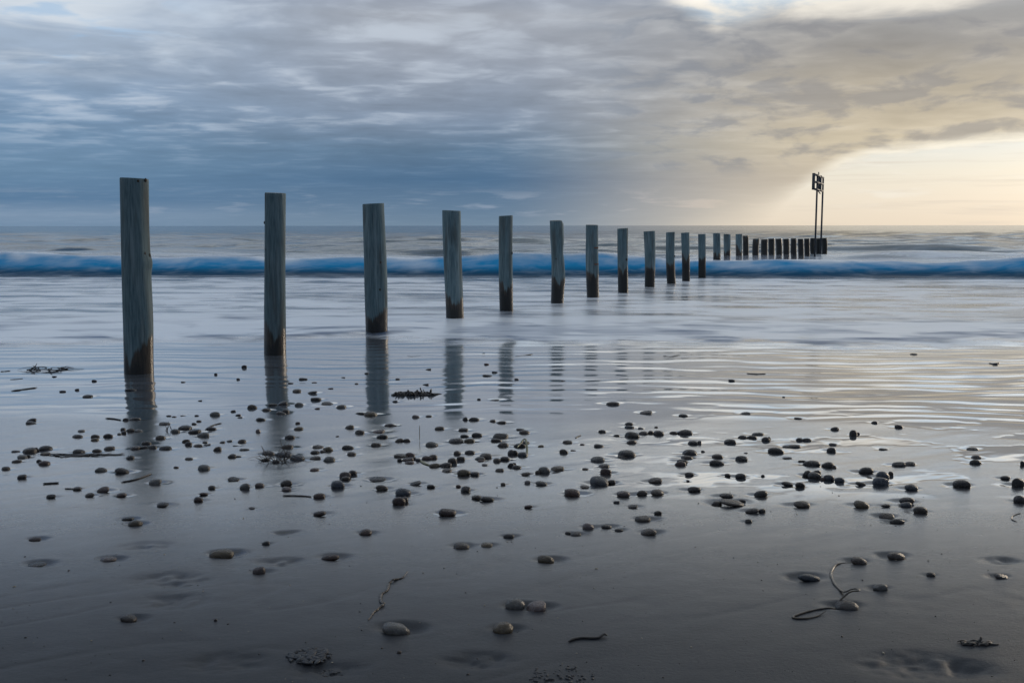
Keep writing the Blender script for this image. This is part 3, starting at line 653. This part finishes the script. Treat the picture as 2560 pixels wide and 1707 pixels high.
def knot(par, b, t, rb, rt, ht, ang, size):
    """small dark knot or branch stub on the face of a post"""
    L = (t - b).length; f = ht / L
    r = rb + (rt - rb) * f
    bm = bmesh.new(); bmesh.ops.create_icosphere(bm, subdivisions=2, radius=1)
    for v in bm.verts: v.co = Vector((v.co.x * size, v.co.y * size * 0.5, v.co.z * size * 1.25))
    me = bpy.data.meshes.new('knot'); bm.to_mesh(me); bm.free()
    ob = link('knot', me, M_knot, par)
    ax = t - b
    ob.location = (ax.x * f + r * 1.0 * math.cos(ang), ax.y * f + r * 1.0 * math.sin(ang), ht)
    ob.rotation_euler = (0, 0, ang + math.pi / 2)
    return ob
for k, ht, ang, size in ((0, 1.06, -1.95, 0.016), (0, 1.02, -0.62, 0.013), (0, 1.35, -1.05, 0.012), (0, 1.62, -1.0, 0.013), (0, 1.0, -0.1, 0.016), (0, 0.83, -1.0, 0.014), (0, 0.8, -1.95, 0.011), (0, 1.63, -0.4, 0.014),
                         (1, 1.02, -2.3, 0.014), (1, 1.02, -0.75, 0.016), (1, 1.28, -2.9, 0.012), (1, 0.35, -1.2, 0.011), (2, 0.86, -2.6, 0.018), (2, 0.83, -0.85, 0.013), (2, 0.52, -1.0, 0.012),
                         (4, 0.85, -0.5, 0.014), (5, 0.72, -1.7, 0.016), (5, 0.66, -0.9, 0.014), (7, 0.62, -0.9, 0.02), (8, 0.1, -1.4, 0.012), (9, 0.6, -0.6, 0.016)):
    knot(*post_obs[k], ht, ang, size)
# two iron staples on the seventh post
ob, b, t, rb, rt = post_obs[6]
for ht in (0.865, 0.582):
    bm = bmesh.new(); bmesh.ops.create_cube(bm, size=1)
    for v in bm.verts: v.co = Vector((v.co.x * 0.085, v.co.y * 0.022, v.co.z * 0.018))
    bmesh.ops.bevel(bm, geom=bm.edges[:], offset=0.004, segments=1, affect='EDGES')
    me = bpy.data.meshes.new('staple'); bm.to_mesh(me); bm.free()
    s = link('staple', me, M_rust, ob, False); s['label'] = 'rusty iron staple on the pale post'
    f = ht / (t - b).length; a = -0.95; r = rb + (rt - rb) * f
    s.location = ((t - b).x * f + (r + 0.004) * math.cos(a), (t - b).y * f + (r + 0.004) * math.sin(a), ht)
    s.rotation_euler = (0, 0, a + math.pi / 2)

# ------------------------------------------------------------------ beacon at the seaward end: two poles and a barred frame, in line with the posts
m, g, p, o = material('painted_steel')
oc = g.new('ShaderNodeTexCoord').outputs['Object']
g.put(p.inputs['Base Color'], g.mix(g.ss(g.noise(oc, 7.0, 4), 0.45, 0.7), (0.045, 0.055, 0.07), (0.10, 0.09, 0.085)))
p.inputs['Roughness'].default_value = 0.55; p.inputs['Metallic'].default_value = 0.3
M_steel = m
def tube_mesh(name, pts, rad, sides=10, flat=1.0, taper=None, upv=Vector((0, 0, 1))):
    co = []; fc = []
    n = len(pts)
    for i, q in enumerate(pts):
        a = pts[max(0, i - 1)]; b = pts[min(n - 1, i + 1)]
        tdir = (b - a).normalized()
        s = tdir.cross(upv)
        if s.length < 1e-3: s = tdir.cross(Vector((1, 0, 0)))
        s.normalize(); w = s.cross(tdir).normalized()
        r = rad * (taper[i] if taper else 1)
        for k in range(sides):
            an = 2 * math.pi * k / sides
            co.append(q + s * (r * math.cos(an)) + w * (r * flat * math.sin(an)))
    for i in range(n - 1):
        for k in range(sides):
            fc.append((i * sides + k, i * sides + (k + 1) % sides, (i + 1) * sides + (k + 1) % sides, (i + 1) * sides + k))
    fc.append(tuple(range(sides))[::-1]); fc.append(tuple((n - 1) * sides + k for k in range(sides)))
    me = bpy.data.meshes.new(name); me.from_pydata([tuple(c) for c in co], [], fc)
    return me
# frame verticals at px 2030, 2039.5, 2045, 2054 ; depth grows along the frame, 7.5 % over its length
D0, D1 = 38.6, 41.4
def fpt(px, sy_left, frac):
    Y = D0 + (D1 - D0) * frac
    return at_depth(px, 564, Y).x, Y
zt = CAM_H + (564 - 437.5) * D0 / FPX; zb_ = CAM_H + (564 - 475.5) * D0 / FPX; zm = (zt + zb_) / 2
bar = []
for px, fr in ((2030.2, 0.0), (2039.6, 0.42), (2045.3, 0.66), (2054.0, 1.0)):
    x, Y = fpt(px, 0, fr); bar.append(Vector((x, Y, 0)))
beacon = bpy.data.objects.new('beacon', None); col.objects.link(beacon)
beacon.location = (bar[1].x, bar[1].y, 0.0)
tag(beacon, 'dark steel beacon on two poles carrying a barred ladder-like frame at the seaward end', 'beacon')
org = beacon.location.copy()
def bpart(name, a, b, r, sides=8):
    return link(name, tube_mesh(name, [a - org, (a + b) / 2 - org, b - org], r, sides), M_steel, beacon)
for k in (1, 3):
    base_z = -0.6
    bpart('pole', bar[k] + Vector((0, 0, base_z)), bar[k] + Vector((0, 0, zt + (0.03 if k == 1 else 0.0))), 0.037, 12)
for k in (0, 2):
    bpart('bar', bar[k] + Vector((0, 0, zb_ - 0.02)), bar[k] + Vector((0, 0, zt + 0.02)), 0.06 if k == 0 else 0.085, 8)
off = Vector((0.03, -0.03, 0))
for z in (zt - 0.02, zm, zb_ + 0.02):
    bpart('rail', bar[0] + Vector((0, 0, z)), bar[3] + Vector((0, 0, z)), 0.045, 8)
# curved hook on the head of the pole, loose bracket under the frame
hk = [bar[1] + Vector((0.03 * math.sin(a) * 2, 0.02, zt + 0.0 + 0.10 * (1 - math.cos(a)) / 2 + 0.02)) for a in np.linspace(0, 2.6, 8)]
link('hook', tube_mesh('hook', [q - org for q in hk], 0.022, 8), M_steel, beacon)
link('bracket', tube_mesh('bracket', [bar[1] + Vector((0.02, -0.03, zb_)) - org, bar[1] + Vector((0.10, -0.03, zb_ - 0.11)) - org, bar[1] + Vector((0.13, -0.03, zb_ - 0.14)) - org], 0.022, 8), M_steel, beacon)

# ------------------------------------------------------------------ pebbles
PC = {'d': ((0.030, 0.027, 0.027), (0.060, 0.050, 0.046)), 'b': ((0.055, 0.042, 0.034), (0.105, 0.082, 0.066)), 'g': ((0.105, 0.100, 0.094), (0.18, 0.17, 0.155)),
      'o': ((0.105, 0.078, 0.048), (0.185, 0.145, 0.095)), 'r': ((0.055, 0.032, 0.027), (0.095, 0.055, 0.045)), 'p': ((0.14, 0.105, 0.098), (0.22, 0.175, 0.165)), 's': ((0.045, 0.052, 0.065), (0.09, 0.10, 0.12))}
CN = {'d': 'dark', 'b': 'brown', 'g': 'grey', 'o': 'ochre', 'r': 'reddish brown', 'p': 'pinkish', 's': 'slate blue'}
PM = {}
for c, (c0, c1) in PC.items():
    m, g, p, o = material('pebble_' + CN[c].replace(' ', '_'))
    oc = g.new('ShaderNodeTexCoord').outputs['Object']
    oi = g.new('ShaderNodeObjectInfo').outputs['Random']
    av_ = g.new('ShaderNodeVectorMath', operation='ADD'); g.put(av_.inputs[0], oc); g.put(av_.inputs[1], g.comb(g.mul(oi, 31.0), g.mul(oi, 17.0), g.mul(oi, 7.0)))
    a = g.noise(av_.outputs[0], 2.2, 4, 0.6); sp_ = g.noise(av_.outputs[0], 18.0, 2, 0.6)
    cc_ = g.mix(g.ss(a, 0.3, 0.7), c0, c1)
    cc_ = g.mix(g.ss(sp_, 0.62, 0.75, 0.0, 0.5), cc_, tuple(v * 1.9 for v in c1))
    vein = g.ss(g.m('ABSOLUTE', g.sub(g.noise(av_.outputs[0], 1.0, 2, 0.5), 0.5)), 0.012, 0.0)
    cc_ = g.mix(g.mul(vein, g.mul(g.ss(oi, 0.7, 0.75), 0.6)), cc_, (0.30, 0.27, 0.26))
    g.put(p.inputs['Base Color'], g.scale(cc_, g.lr(oi, 0.0, 1.0, 0.36, 0.74)))
    g.put(p.inputs['Roughness'], g.lr(a, 0.3, 0.7, 0.16, 0.38))
    g.put(p.inputs['Normal'], g.bump(g.add(a, g.mul(sp_, 0.3)), 0.25, 0.05))
    p.inputs['IOR'].default_value = 1.42
    PM[c] = m
def pebble_mesh(seed):
    rs = np.random.default_rng(seed)
    bm = bmesh.new(); bmesh.ops.create_icosphere(bm, subdivisions=3, radius=1)
    co = np.array([v.co[:] for v in bm.verts])
    e = rs.uniform(0.76, 0.94)                       # a little boxier than an ellipsoid
    co = np.sign(co) * np.abs(co) ** e
    co /= np.abs(co).max(0)
    d_ = co / np.linalg.norm(co, axis=1, keepdims=True)
    rad = np.ones(len(co))
    for k in range(5):
        v = rs.normal(size=3); v /= np.linalg.norm(v)
        rad += rs.uniform(-0.10, 0.10) * np.exp(3.0 * (d_ @ v - 1))
    for k in range(2):                               # a worn flat or two
        v = rs.normal(size=3); v[2] = abs(v[2]); v /= np.linalg.norm(v)
        pr = (co * rad[:, None]) @ v; lim = rs.uniform(0.78, 0.9)
        over = np.maximum(pr - lim, 0)
        co = co - (over * 0.75)[:, None] * v / rad[:, None]
    co = co * rad[:, None]
    co[:, 0] += 0.10 * rs.uniform(-1, 1) * co[:, 2]
    co = co / np.abs(co).max(0)
    for v, q in zip(bm.verts, co): v.co = q
    me = bpy.data.meshes.new('pebble'); bm.to_mesh(me); bm.free()
    me.polygons.foreach_set('use_smooth', np.ones(len(me.polygons), bool))
    return me
shapes = [pebble_mesh(500 + k) for k in range(16)]
meshes = {(c, k): None for c in PC for k in range(16)}
SPECIAL = {((640, 1280), (1275, 1062)): 'large pale grey oval pebble below the twisted weed strand',
           ((640, 1280), (2265, 1055)): 'round tan pebble lying just below the pair of pale pebbles in one hollow',
           ((1280, 1280), (28, 836)): 'grey egg-shaped pebble sharing a scour hollow with a pinkish one',
           ((1280, 1280), (222, 853)): 'pinkish pebble with a pale vein sharing a hollow with a grey one',
           ((1280, 1280), (305, 417)): 'ochre egg-shaped pebble alone in a dark scour hollow on open sand',
           ((1920, 1280), (390, 592)): 'flat slate blue pebble in a hollow left of the curling kelp strand',
           ((1920, 1280), (850, 438)): 'brown pebble at the upper end of the curling kelp strand',
           ((1920, 1280), (740, 862)): 'dark pebble wrapped by the loop of the curling kelp strand',
           ((1920, 1280), (1195, 388)): 'large brown pebble in a wide hollow above the curling kelp strand',
           ((1920, 1280), (1040, 686)): 'pale grey domed pebble right of the curling kelp strand',
           ((0, 1280), (2020, 362)): 'long ochre pebble ringed by a bright water-filled hollow',
           ((0, 1280), (972, 412)): 'flat pinkish pebble half sunk in smooth sand',
           ((0, 1280), (1160, 965)): 'blocky brown pebble alone on the dark smooth sand',
           ((640, 1280), (672, 403)): 'pointed reddish brown pebble with a hollow beside it on smooth sand',
           ((1920, 880), (1047, 1192)): 'largest pointed slate blue pebble leaning on two others',
           ((1280, 880), (2032, 1397)): 'longest flat brown pebble, shaped like a loaf',
           ((640, 880), (1345, 1275)): 'large slate blue egg-shaped pebble above a reddish brown pair',
           ((1280, 880), (1060, 928)): 'large dark pebble with a smaller one against its front, beside a pool'}
def size_word(W): return 'tiny' if W < 0.034 else 'small' if W < 0.052 else 'middling' if W < 0.070 else 'big'
order = sorted(range(len(PEB)), key=lambda k: -PEB[k]['px'])
single = set(order[:300])
rest = []
for k, q in enumerate(PEB):
    c = q['c']; si = (k * 7 + k // 16) % 16
    rr = np.random.default_rng(900 + k)
    Ht = q['rise'] * (1.75 if q['y'] < 7 else 1.4)
    zs_ = sand_z(q['x'], q['y'])
    if q['y'] < 5.0: zs_ = min(zs_ + 0.16 * q['W'], 0.02)
    loc = Vector((q['x'], q['y'], zs_ + q['rise'] - Ht / 2))
    scl = Vector((q['W'] / 2, q['D'] / 2, Ht / 2))
    rot = Euler((rr.normal(0, 0.10), rr.normal(0, 0.10), rr.normal(0, 0.22)))
    if k not in single:
        rest.append((c, si, Matrix.LocRotScale(loc, rot, scl))); continue
    if meshes[(c, si)] is None:
        me = shapes[si].copy(); me.materials.append(PM[c]); meshes[(c, si)] = me
    ob = bpy.data.objects.new('pebble', meshes[(c, si)]); col.objects.link(ob)
    ob.scale = (scl.x * 1.14, scl.y * 1.14, scl.z * 1.04); ob.location = loc; ob.rotation_euler = rot
    sp_lab = SPECIAL.get((q['tile'], q['key']))
    if sp_lab: lab = sp_lab
    else:
        W = q['W']
        size = size_word(W)
        shp = 'flat' if q['ar'] < 0.37 else 'low' if q['ar'] < 0.5 else 'plump'
        zone = 'in the rippled water film' if q['y'] > 6.4 else 'among the strewn stones' if q['y'] > 4.35 else 'on the open smooth sand'
        nb = sorted(((math.hypot(r_['x'] - q['x'], r_['y'] - q['y']), j) for j, r_ in enumerate(PEB) if j != k and j in single))[:2]
        j = nb[0][1]; dn = nb[0][0]; n_ = PEB[j]
        rel = 'bigger' if n_['W'] > 1.15 * W else 'smaller' if n_['W'] < 0.87 * W else 'same-sized'
        if dn < 0.75 * (W + n_['W']): near = f"touching a {rel} {CN[n_['c']]} one"
        elif dn < 2.2 * (W + n_['W']): near = f"close to a {rel} {CN[n_['c']]} one"
        else: near = 'by itself'
        lab = f'{size} {shp} {CN[c]} pebble {near}, {zone}'
    tag(ob, lab, 'pebble', 'pebbles strewn over the wet sand')
bmx = bmesh.new(); mats_ = list(PC)
for c, si, M_ in rest:
    me = shapes[si].copy(); me.transform(M_)
    n0_ = len(bmx.faces); bmx.from_mesh(me); bmx.faces.ensure_lookup_table()
    for f_ in bmx.faces[n0_:]: f_.material_index = mats_.index(c); f_.smooth = True
    bpy.data.meshes.remove(me)
me = bpy.data.meshes.new('small_pebbles'); bmx.to_mesh(me); bmx.free()
for c in mats_: me.materials.append(PM[c])
tag(link('small_pebbles', me), 'scatter of the tiniest stones over the wet sand and water film', 'pebbles', kind='stuff')

# ------------------------------------------------------------------ seaweed, twigs, straws
def weed_mat(name, c0, c1, rough=0.35):
    m, g, p, o = material(name)
    oc = g.new('ShaderNodeTexCoord').outputs['Object']
    g.put(p.inputs['Base Color'], g.mix(g.ss(g.noise(oc, 40.0, 3, 0.6), 0.35, 0.65), c0, c1))
    p.inputs['Roughness'].default_value = rough
    return m
M_kelp = weed_mat('brown_kelp', (0.014, 0.009, 0.006), (0.05, 0.034, 0.018), 0.3)
M_weed = weed_mat('black_weed', (0.010, 0.009, 0.008), (0.030, 0.022, 0.017), 0.4)
M_twig = weed_mat('dark_twig', (0.018, 0.014, 0.011), (0.05, 0.037, 0.028), 0.6)
M_straw = weed_mat('pale_straw', (0.28, 0.24, 0.17), (0.45, 0.40, 0.30), 0.5)
M_green = weed_mat('olive_blade', (0.06, 0.065, 0.015), (0.15, 0.14, 0.035), 0.35)
def catmull(pts, n=7):
    out = []
    for i in range(len(pts) - 1):
        p0 = pts[max(0, i - 1)]; p1 = pts[i]; p2 = pts[i + 1]; p3 = pts[min(len(pts) - 1, i + 2)]
        for k in range(n):
            t = k / n
            out.append(0.5 * ((2 * p1) + (p2 - p0) * t + (2 * p0 - 5 * p1 + 4 * p2 - p3) * t * t + (3 * p1 - p0 - 3 * p2 + p3) * t ** 3))
    out.append(pts[-1].copy())
    return out
def strand(name, label, cat, tile, pts, rad, mat, flat=0.45, group=None, lumpy=0.0, seed=1):
    rs = np.random.default_rng(seed)
    w = []
    for q in pts:
        gp = ground(tile[0] + q[0] * TS, tile[1] + q[1] * TS)
        w.append(Vector((gp.x, gp.y, sand_z(gp.x, gp.y) + rad * flat + (q[2] if len(q) > 2 else 0))))
    cv = catmull(w)
    n = len(cv)
    tp = [max(0.25, min(1.0, 6.0 * min(i, n - 1 - i) / n + 0.3)) * (1 + lumpy * (rs.random() - 0.5)) for i in range(n)]
    o_ = w[0].copy()
    ob = link(name, tube_mesh(name, [c - o_ for c in cv], rad, 8, flat, tp), mat); ob.location = o_
    return tag(ob, label, cat, group)
strand('kelp_strand', 'long brown kelp strand curling round two pebbles on open sand', 'seaweed', (1920, 1280),
       [(790, 470, .006), (700, 465), (640, 478), (600, 505), (575, 555), (580, 600), (610, 660), (660, 715), (700, 755, .008), (760, 765, .02), (810, 790, .03), (822, 822, .034),
        (740, 832, .036), (655, 850, .022), (630, 876, .004), (540, 888), (400, 912), (280, 945), (225, 972), (270, 985), (380, 980), (470, 955), (530, 930, .006)], 0.0048, M_kelp, 0.5, lumpy=0.4)
strand('weed_strand', 'twisted brown and straw coloured weed strand above the pale grey pebble', 'seaweed', (640, 1280),
       [(1390, 560, .006), (1340, 605), (1290, 620), (1255, 635, .004), (1220, 655), (1210, 695), (1190, 730), (1150, 755), (1140, 800), (1150, 840), (1165, 860, .004), (1110, 900), (1070, 930), (1050, 970), (1025, 1000)], 0.0046, M_kelp, 0.5, lumpy=1.1, seed=4)
strand('weed_strand', 'short dark curved weed stalk lying alone near the sand casts', 'seaweed', (1280, 1280),
       [(515, 1197), (560, 1175), (640, 1163), (720, 1166), (790, 1163), (840, 1145, .004), (870, 1152, .002)], 0.0058, M_weed, 0.6)
strand('seaweed_piece', 'olive green weed blade bent over dark stones', 'seaweed', (1280, 880), [(45, 918, .02), (80, 890, .03), (118, 872, .045), (132, 905, .03), (136, 940, .012), (130, 965, 0)], 0.006, M_green, 0.3)
strand('seaweed_piece', 'broad olive weed leaf leading to an ochre stone', 'seaweed', (640, 880), [(1510, 990), (1545, 1018), (1600, 1032), (1690, 1038)], 0.010, M_green, 0.25)
strand('straw', 'thin pale straw standing upright among the stones', 'straw', (640, 880), [(1500, 812, 0), (1500, 810, .03), (1501, 809, .06), (1503, 808, .088)], 0.0022, M_straw, 1.0)
strand('weed_strand', 'thin pale curl of weed lying on smooth sand beside no stone', 'seaweed', (1920, 880), [(2320, 1485), (2270, 1500), (2235, 1520), (2240, 1545), (2285, 1565)], 0.0026, M_kelp, 0.6)
for i, (tile, pts, r_) in enumerate((((0, 880), [(100, 350), (200, 336), (340, 318)], 0.016), ((0, 880), [(2, 177), (45, 174), (95, 170)], 0.012), ((0, 880), [(90, 250), (150, 247), (210, 240)], 0.008),
        ((640, 880), [(1385, 40), (1440, 42), (1515, 38)], 0.014), ((1280, 880), [(30, 45), (120, 34), (190, 20)], 0.018), ((1280, 880), [(1385, 40), (1460, 46), (1545, 32)], 0.018),
        ((1280, 880), [(2150, 200), (2240, 206), (2330, 204)], 0.012), ((1920, 880), [(2030, 108), (2080, 116), (2120, 104)], 0.014), ((0, 880), [(280, 8), (330, 4), (385, 0)], 0.014))):
    strand('weed_scrap', 'dark weed scrap lying flat in the rippled water film', 'seaweed', tile, pts, r_, M_weed, 0.22, 'weed scraps in the water film', 0.6, 30 + i)
for i, (tile, pts, r_) in enumerate((((0, 880), [(965, 605), (1040, 610), (1110, 622)], 0.006), ((0, 880), [(390, 1212), (470, 1208), (540, 1205)], 0.006), ((0, 880), [(1110, 1196), (1250, 1170), (1395, 1115)], 0.005),
        ((640, 880), [(240, 1302), (380, 1303), (510, 1310)], 0.005), ((0, 880), [(1880, 710), (1950, 670), (2035, 648)], 0.005), ((0, 880), [(590, 1254), (640, 1254), (690, 1252)], 0.004),
        ((1920, 880), [(275, 1008), (310, 1006), (345, 1008)], 0.005), ((1280, 880), [(580, 803), (600, 790), (632, 776)], 0.004))):
    strand('weed_stalk', 'thin dark weed stalk lying among the strewn stones', 'seaweed', tile, pts, r_, M_weed, 0.6, 'weed stalks among the stones', 0.3, 60 + i)
def clump(name, label, tile, cx, cy, wpx, dpx, hm, nb, mat, part, seed, rad=0.004, flat=0.5, stand=0.35, length=0.5):
    """a heap of single stalks or fronds, each its own child"""
    rs = np.random.default_rng(seed)
    c = ground(tile[0] + cx * TS, tile[1] + cy * TS)
    k_ = TS * math.hypot(c.y, CAM_H) / FPX
    W, Dp = wpx * k_, dpx
    root = bpy.data.objects.new(name, None); col.objects.link(root); root.location = (c.x, c.y, sand_z(c.x, c.y))
    tag(root, label, 'seaweed')
    for i in range(nb):
        a = rs.uniform(-1, 1); bx = a * W * 0.5 * 0.85; by = rs.uniform(-0.5, 0.5) * Dp * (1 - a * a * 0.6)
        L = length * W * rs.uniform(0.35, 1.0); th = rs.normal(0, 0.5) + (math.pi if rs.random() < 0.5 else 0)
        up = hm * (1 - a * a * 0.7)
        st = rs.random() < stand
        z1 = up * rs.uniform(0.5, 1.0) if st else up * rs.uniform(0.1, 0.45)
        pts = [Vector((bx, by, 0.002)), Vector((bx + 0.3 * L * math.cos(th), by + 0.3 * L * math.sin(th) * 0.6, z1 * (0.6 if st else 1.0))),
               Vector((bx + (0.45 if st else 0.7) * L * math.cos(th), by + 0.6 * L * math.sin(th) * 0.6, z1 * (1.0 if st else 0.8))),
               Vector((bx + (0.5 if st else 1.0) * L * math.cos(th + 0.3), by + L * math.sin(th + 0.3) * 0.6, z1 * (1.25 if st else 0.1) + 0.002))]
        cvp = catmull(pts, 4); n = len(cvp)
        link(part, tube_mesh(part, cvp, rad * rs.uniform(0.6, 1.3), 6, flat, [1 - 0.75 * i_ / (n - 1) for i_ in range(n)]), mat, root)
    return root
clump('twig_clump', 'tangle of dark twigs standing up among stones in front of the second post', (640, 880), 245, 985, 430, 0.16, 0.10, 22, M_twig, 'twig', 71, 0.0026, 1.0, 0.5, 0.55)
clump('weed_heap', 'low black heap of frilly seaweed in the film shoreward of the fourth post', (640, 880), 1460, 392, 430, 0.16, 0.055, 90, M_weed, 'frond', 72, 0.012, 0.6, 0.08, 0.16)
clump('weed_heap', 'sprawling dark weed stalks in the film left of the first post', (0, 880), 400, 160, 500, 0.25, 0.05, 20, M_weed, 'stalk', 73, 0.007, 0.6, 0.3, 0.5)
clump('weed_heap', 'long flat black weed streak lying between brown stones', (0, 880), 720, 945, 640, 0.05, 0.012, 26, M_weed, 'frond', 74, 0.008, 0.4, 0.1, 0.4)
clump('weed_tuft', 'small dark red-brown weed tuft alone on the sand right of the kelp strand', (1920, 1280), 1900, 1215, 290, 0.035, 0.018, 34, M_weed, 'frond', 75, 0.007, 0.6, 0.06, 0.35)
clump('weed_heap', 'small wiry weed sprig beside the dark stone cluster below the first post', (0, 880), 1548, 712, 60, 0.04, 0.075, 5, M_twig, 'twig', 76, 0.0022, 1.0, 0.9, 0.9)
# ------------------------------------------------------------------ sand casts: crumbly coils of sand
def cast(label, tile, cx, cy, wpx, n, seed, r0=0.006):
    rs = np.random.default_rng(seed)
    c = ground(tile[0] + cx * TS, tile[1] + cy * TS)
    W = wpx * TS * math.hypot(c.y, CAM_H) / FPX
    bm = bmesh.new()
    for i in range(n):
        a = rs.uniform(0, 6.28); r = math.sqrt(rs.random())
        x = math.cos(a) * r * W / 2; y = math.sin(a) * r * W * 0.42
        rad = r0 * rs.uniform(0.5, 1.25) * (1.15 - 0.5 * r)
        M_ = Matrix.LocRotScale(Vector((x, y, rad * 0.25)), Euler((0, 0, rs.uniform(0, 6.28))), Vector((rad * rs.uniform(1.0, 2.6), rad, rad * 0.42)))
        r_ = bmesh.ops.create_icosphere(bm, subdivisions=2, radius=1)
        for v in r_['verts']:
            v.co *= 1 + 0.22 * (vnoise(v.co.x * 2 + i, v.co.y * 2 + v.co.z, seed) - 0.5)
            v.co = M_ @ v.co
    me = bpy.data.meshes.new('sand_cast'); bm.to_mesh(me); bm.free()
    ob = link('sand_cast', me, M_sand); ob.location = (c.x, c.y, sand_z(c.x, c.y) + 0.0015)
    return tag(ob, label, 'sand cast')
cast('crumbly heap of coiled sand casts left of the large pale grey pebble', (640, 1280), 490, 1320, 380, 120, 81, 0.0085)
cast('low worn sand cast below the crumbly heap', (640, 1280), 660, 1455, 260, 45, 82, 0.0036)
cast('wide patch of broken sand casts below the short dark weed stalk', (1280, 1280), 450, 1520, 620, 80, 83, 0.0040)['kind'] = 'stuff'
# ------------------------------------------------------------------ shell grit and crumbs on the near sand
rs = np.random.default_rng(91); bm = bmesh.new()
for i in range(520):
    x = rs.uniform(-1.9, 1.9); y = 2.35 + 2.4 * rs.random() ** 1.7
    rad = 0.0011 + 0.0022 * rs.random() ** 3
    r_ = bmesh.ops.create_icosphere(bm, subdivisions=1, radius=1)
    M_ = Matrix.LocRotScale(Vector((x, y, sand_z(x, y) + rad * 0.3)), Euler((0, 0, rs.uniform(0, 6.28))), Vector((rad * rs.uniform(1, 2.2), rad, rad * 0.7)))
    mi = 0 if rs.random() < 0.7 else 1
    for v in r_['verts']:
        v.co = M_ @ v.co
        for f_ in v.link_faces: f_.material_index = mi
me = bpy.data.meshes.new('shell_grit'); bm.to_mesh(me); bm.free(); me.materials.append(M_weed); me.materials.append(M_straw)
tag(link('shell_grit', me), 'fine dark and pale shell grit over the near sand', 'grit', kind='stuff')
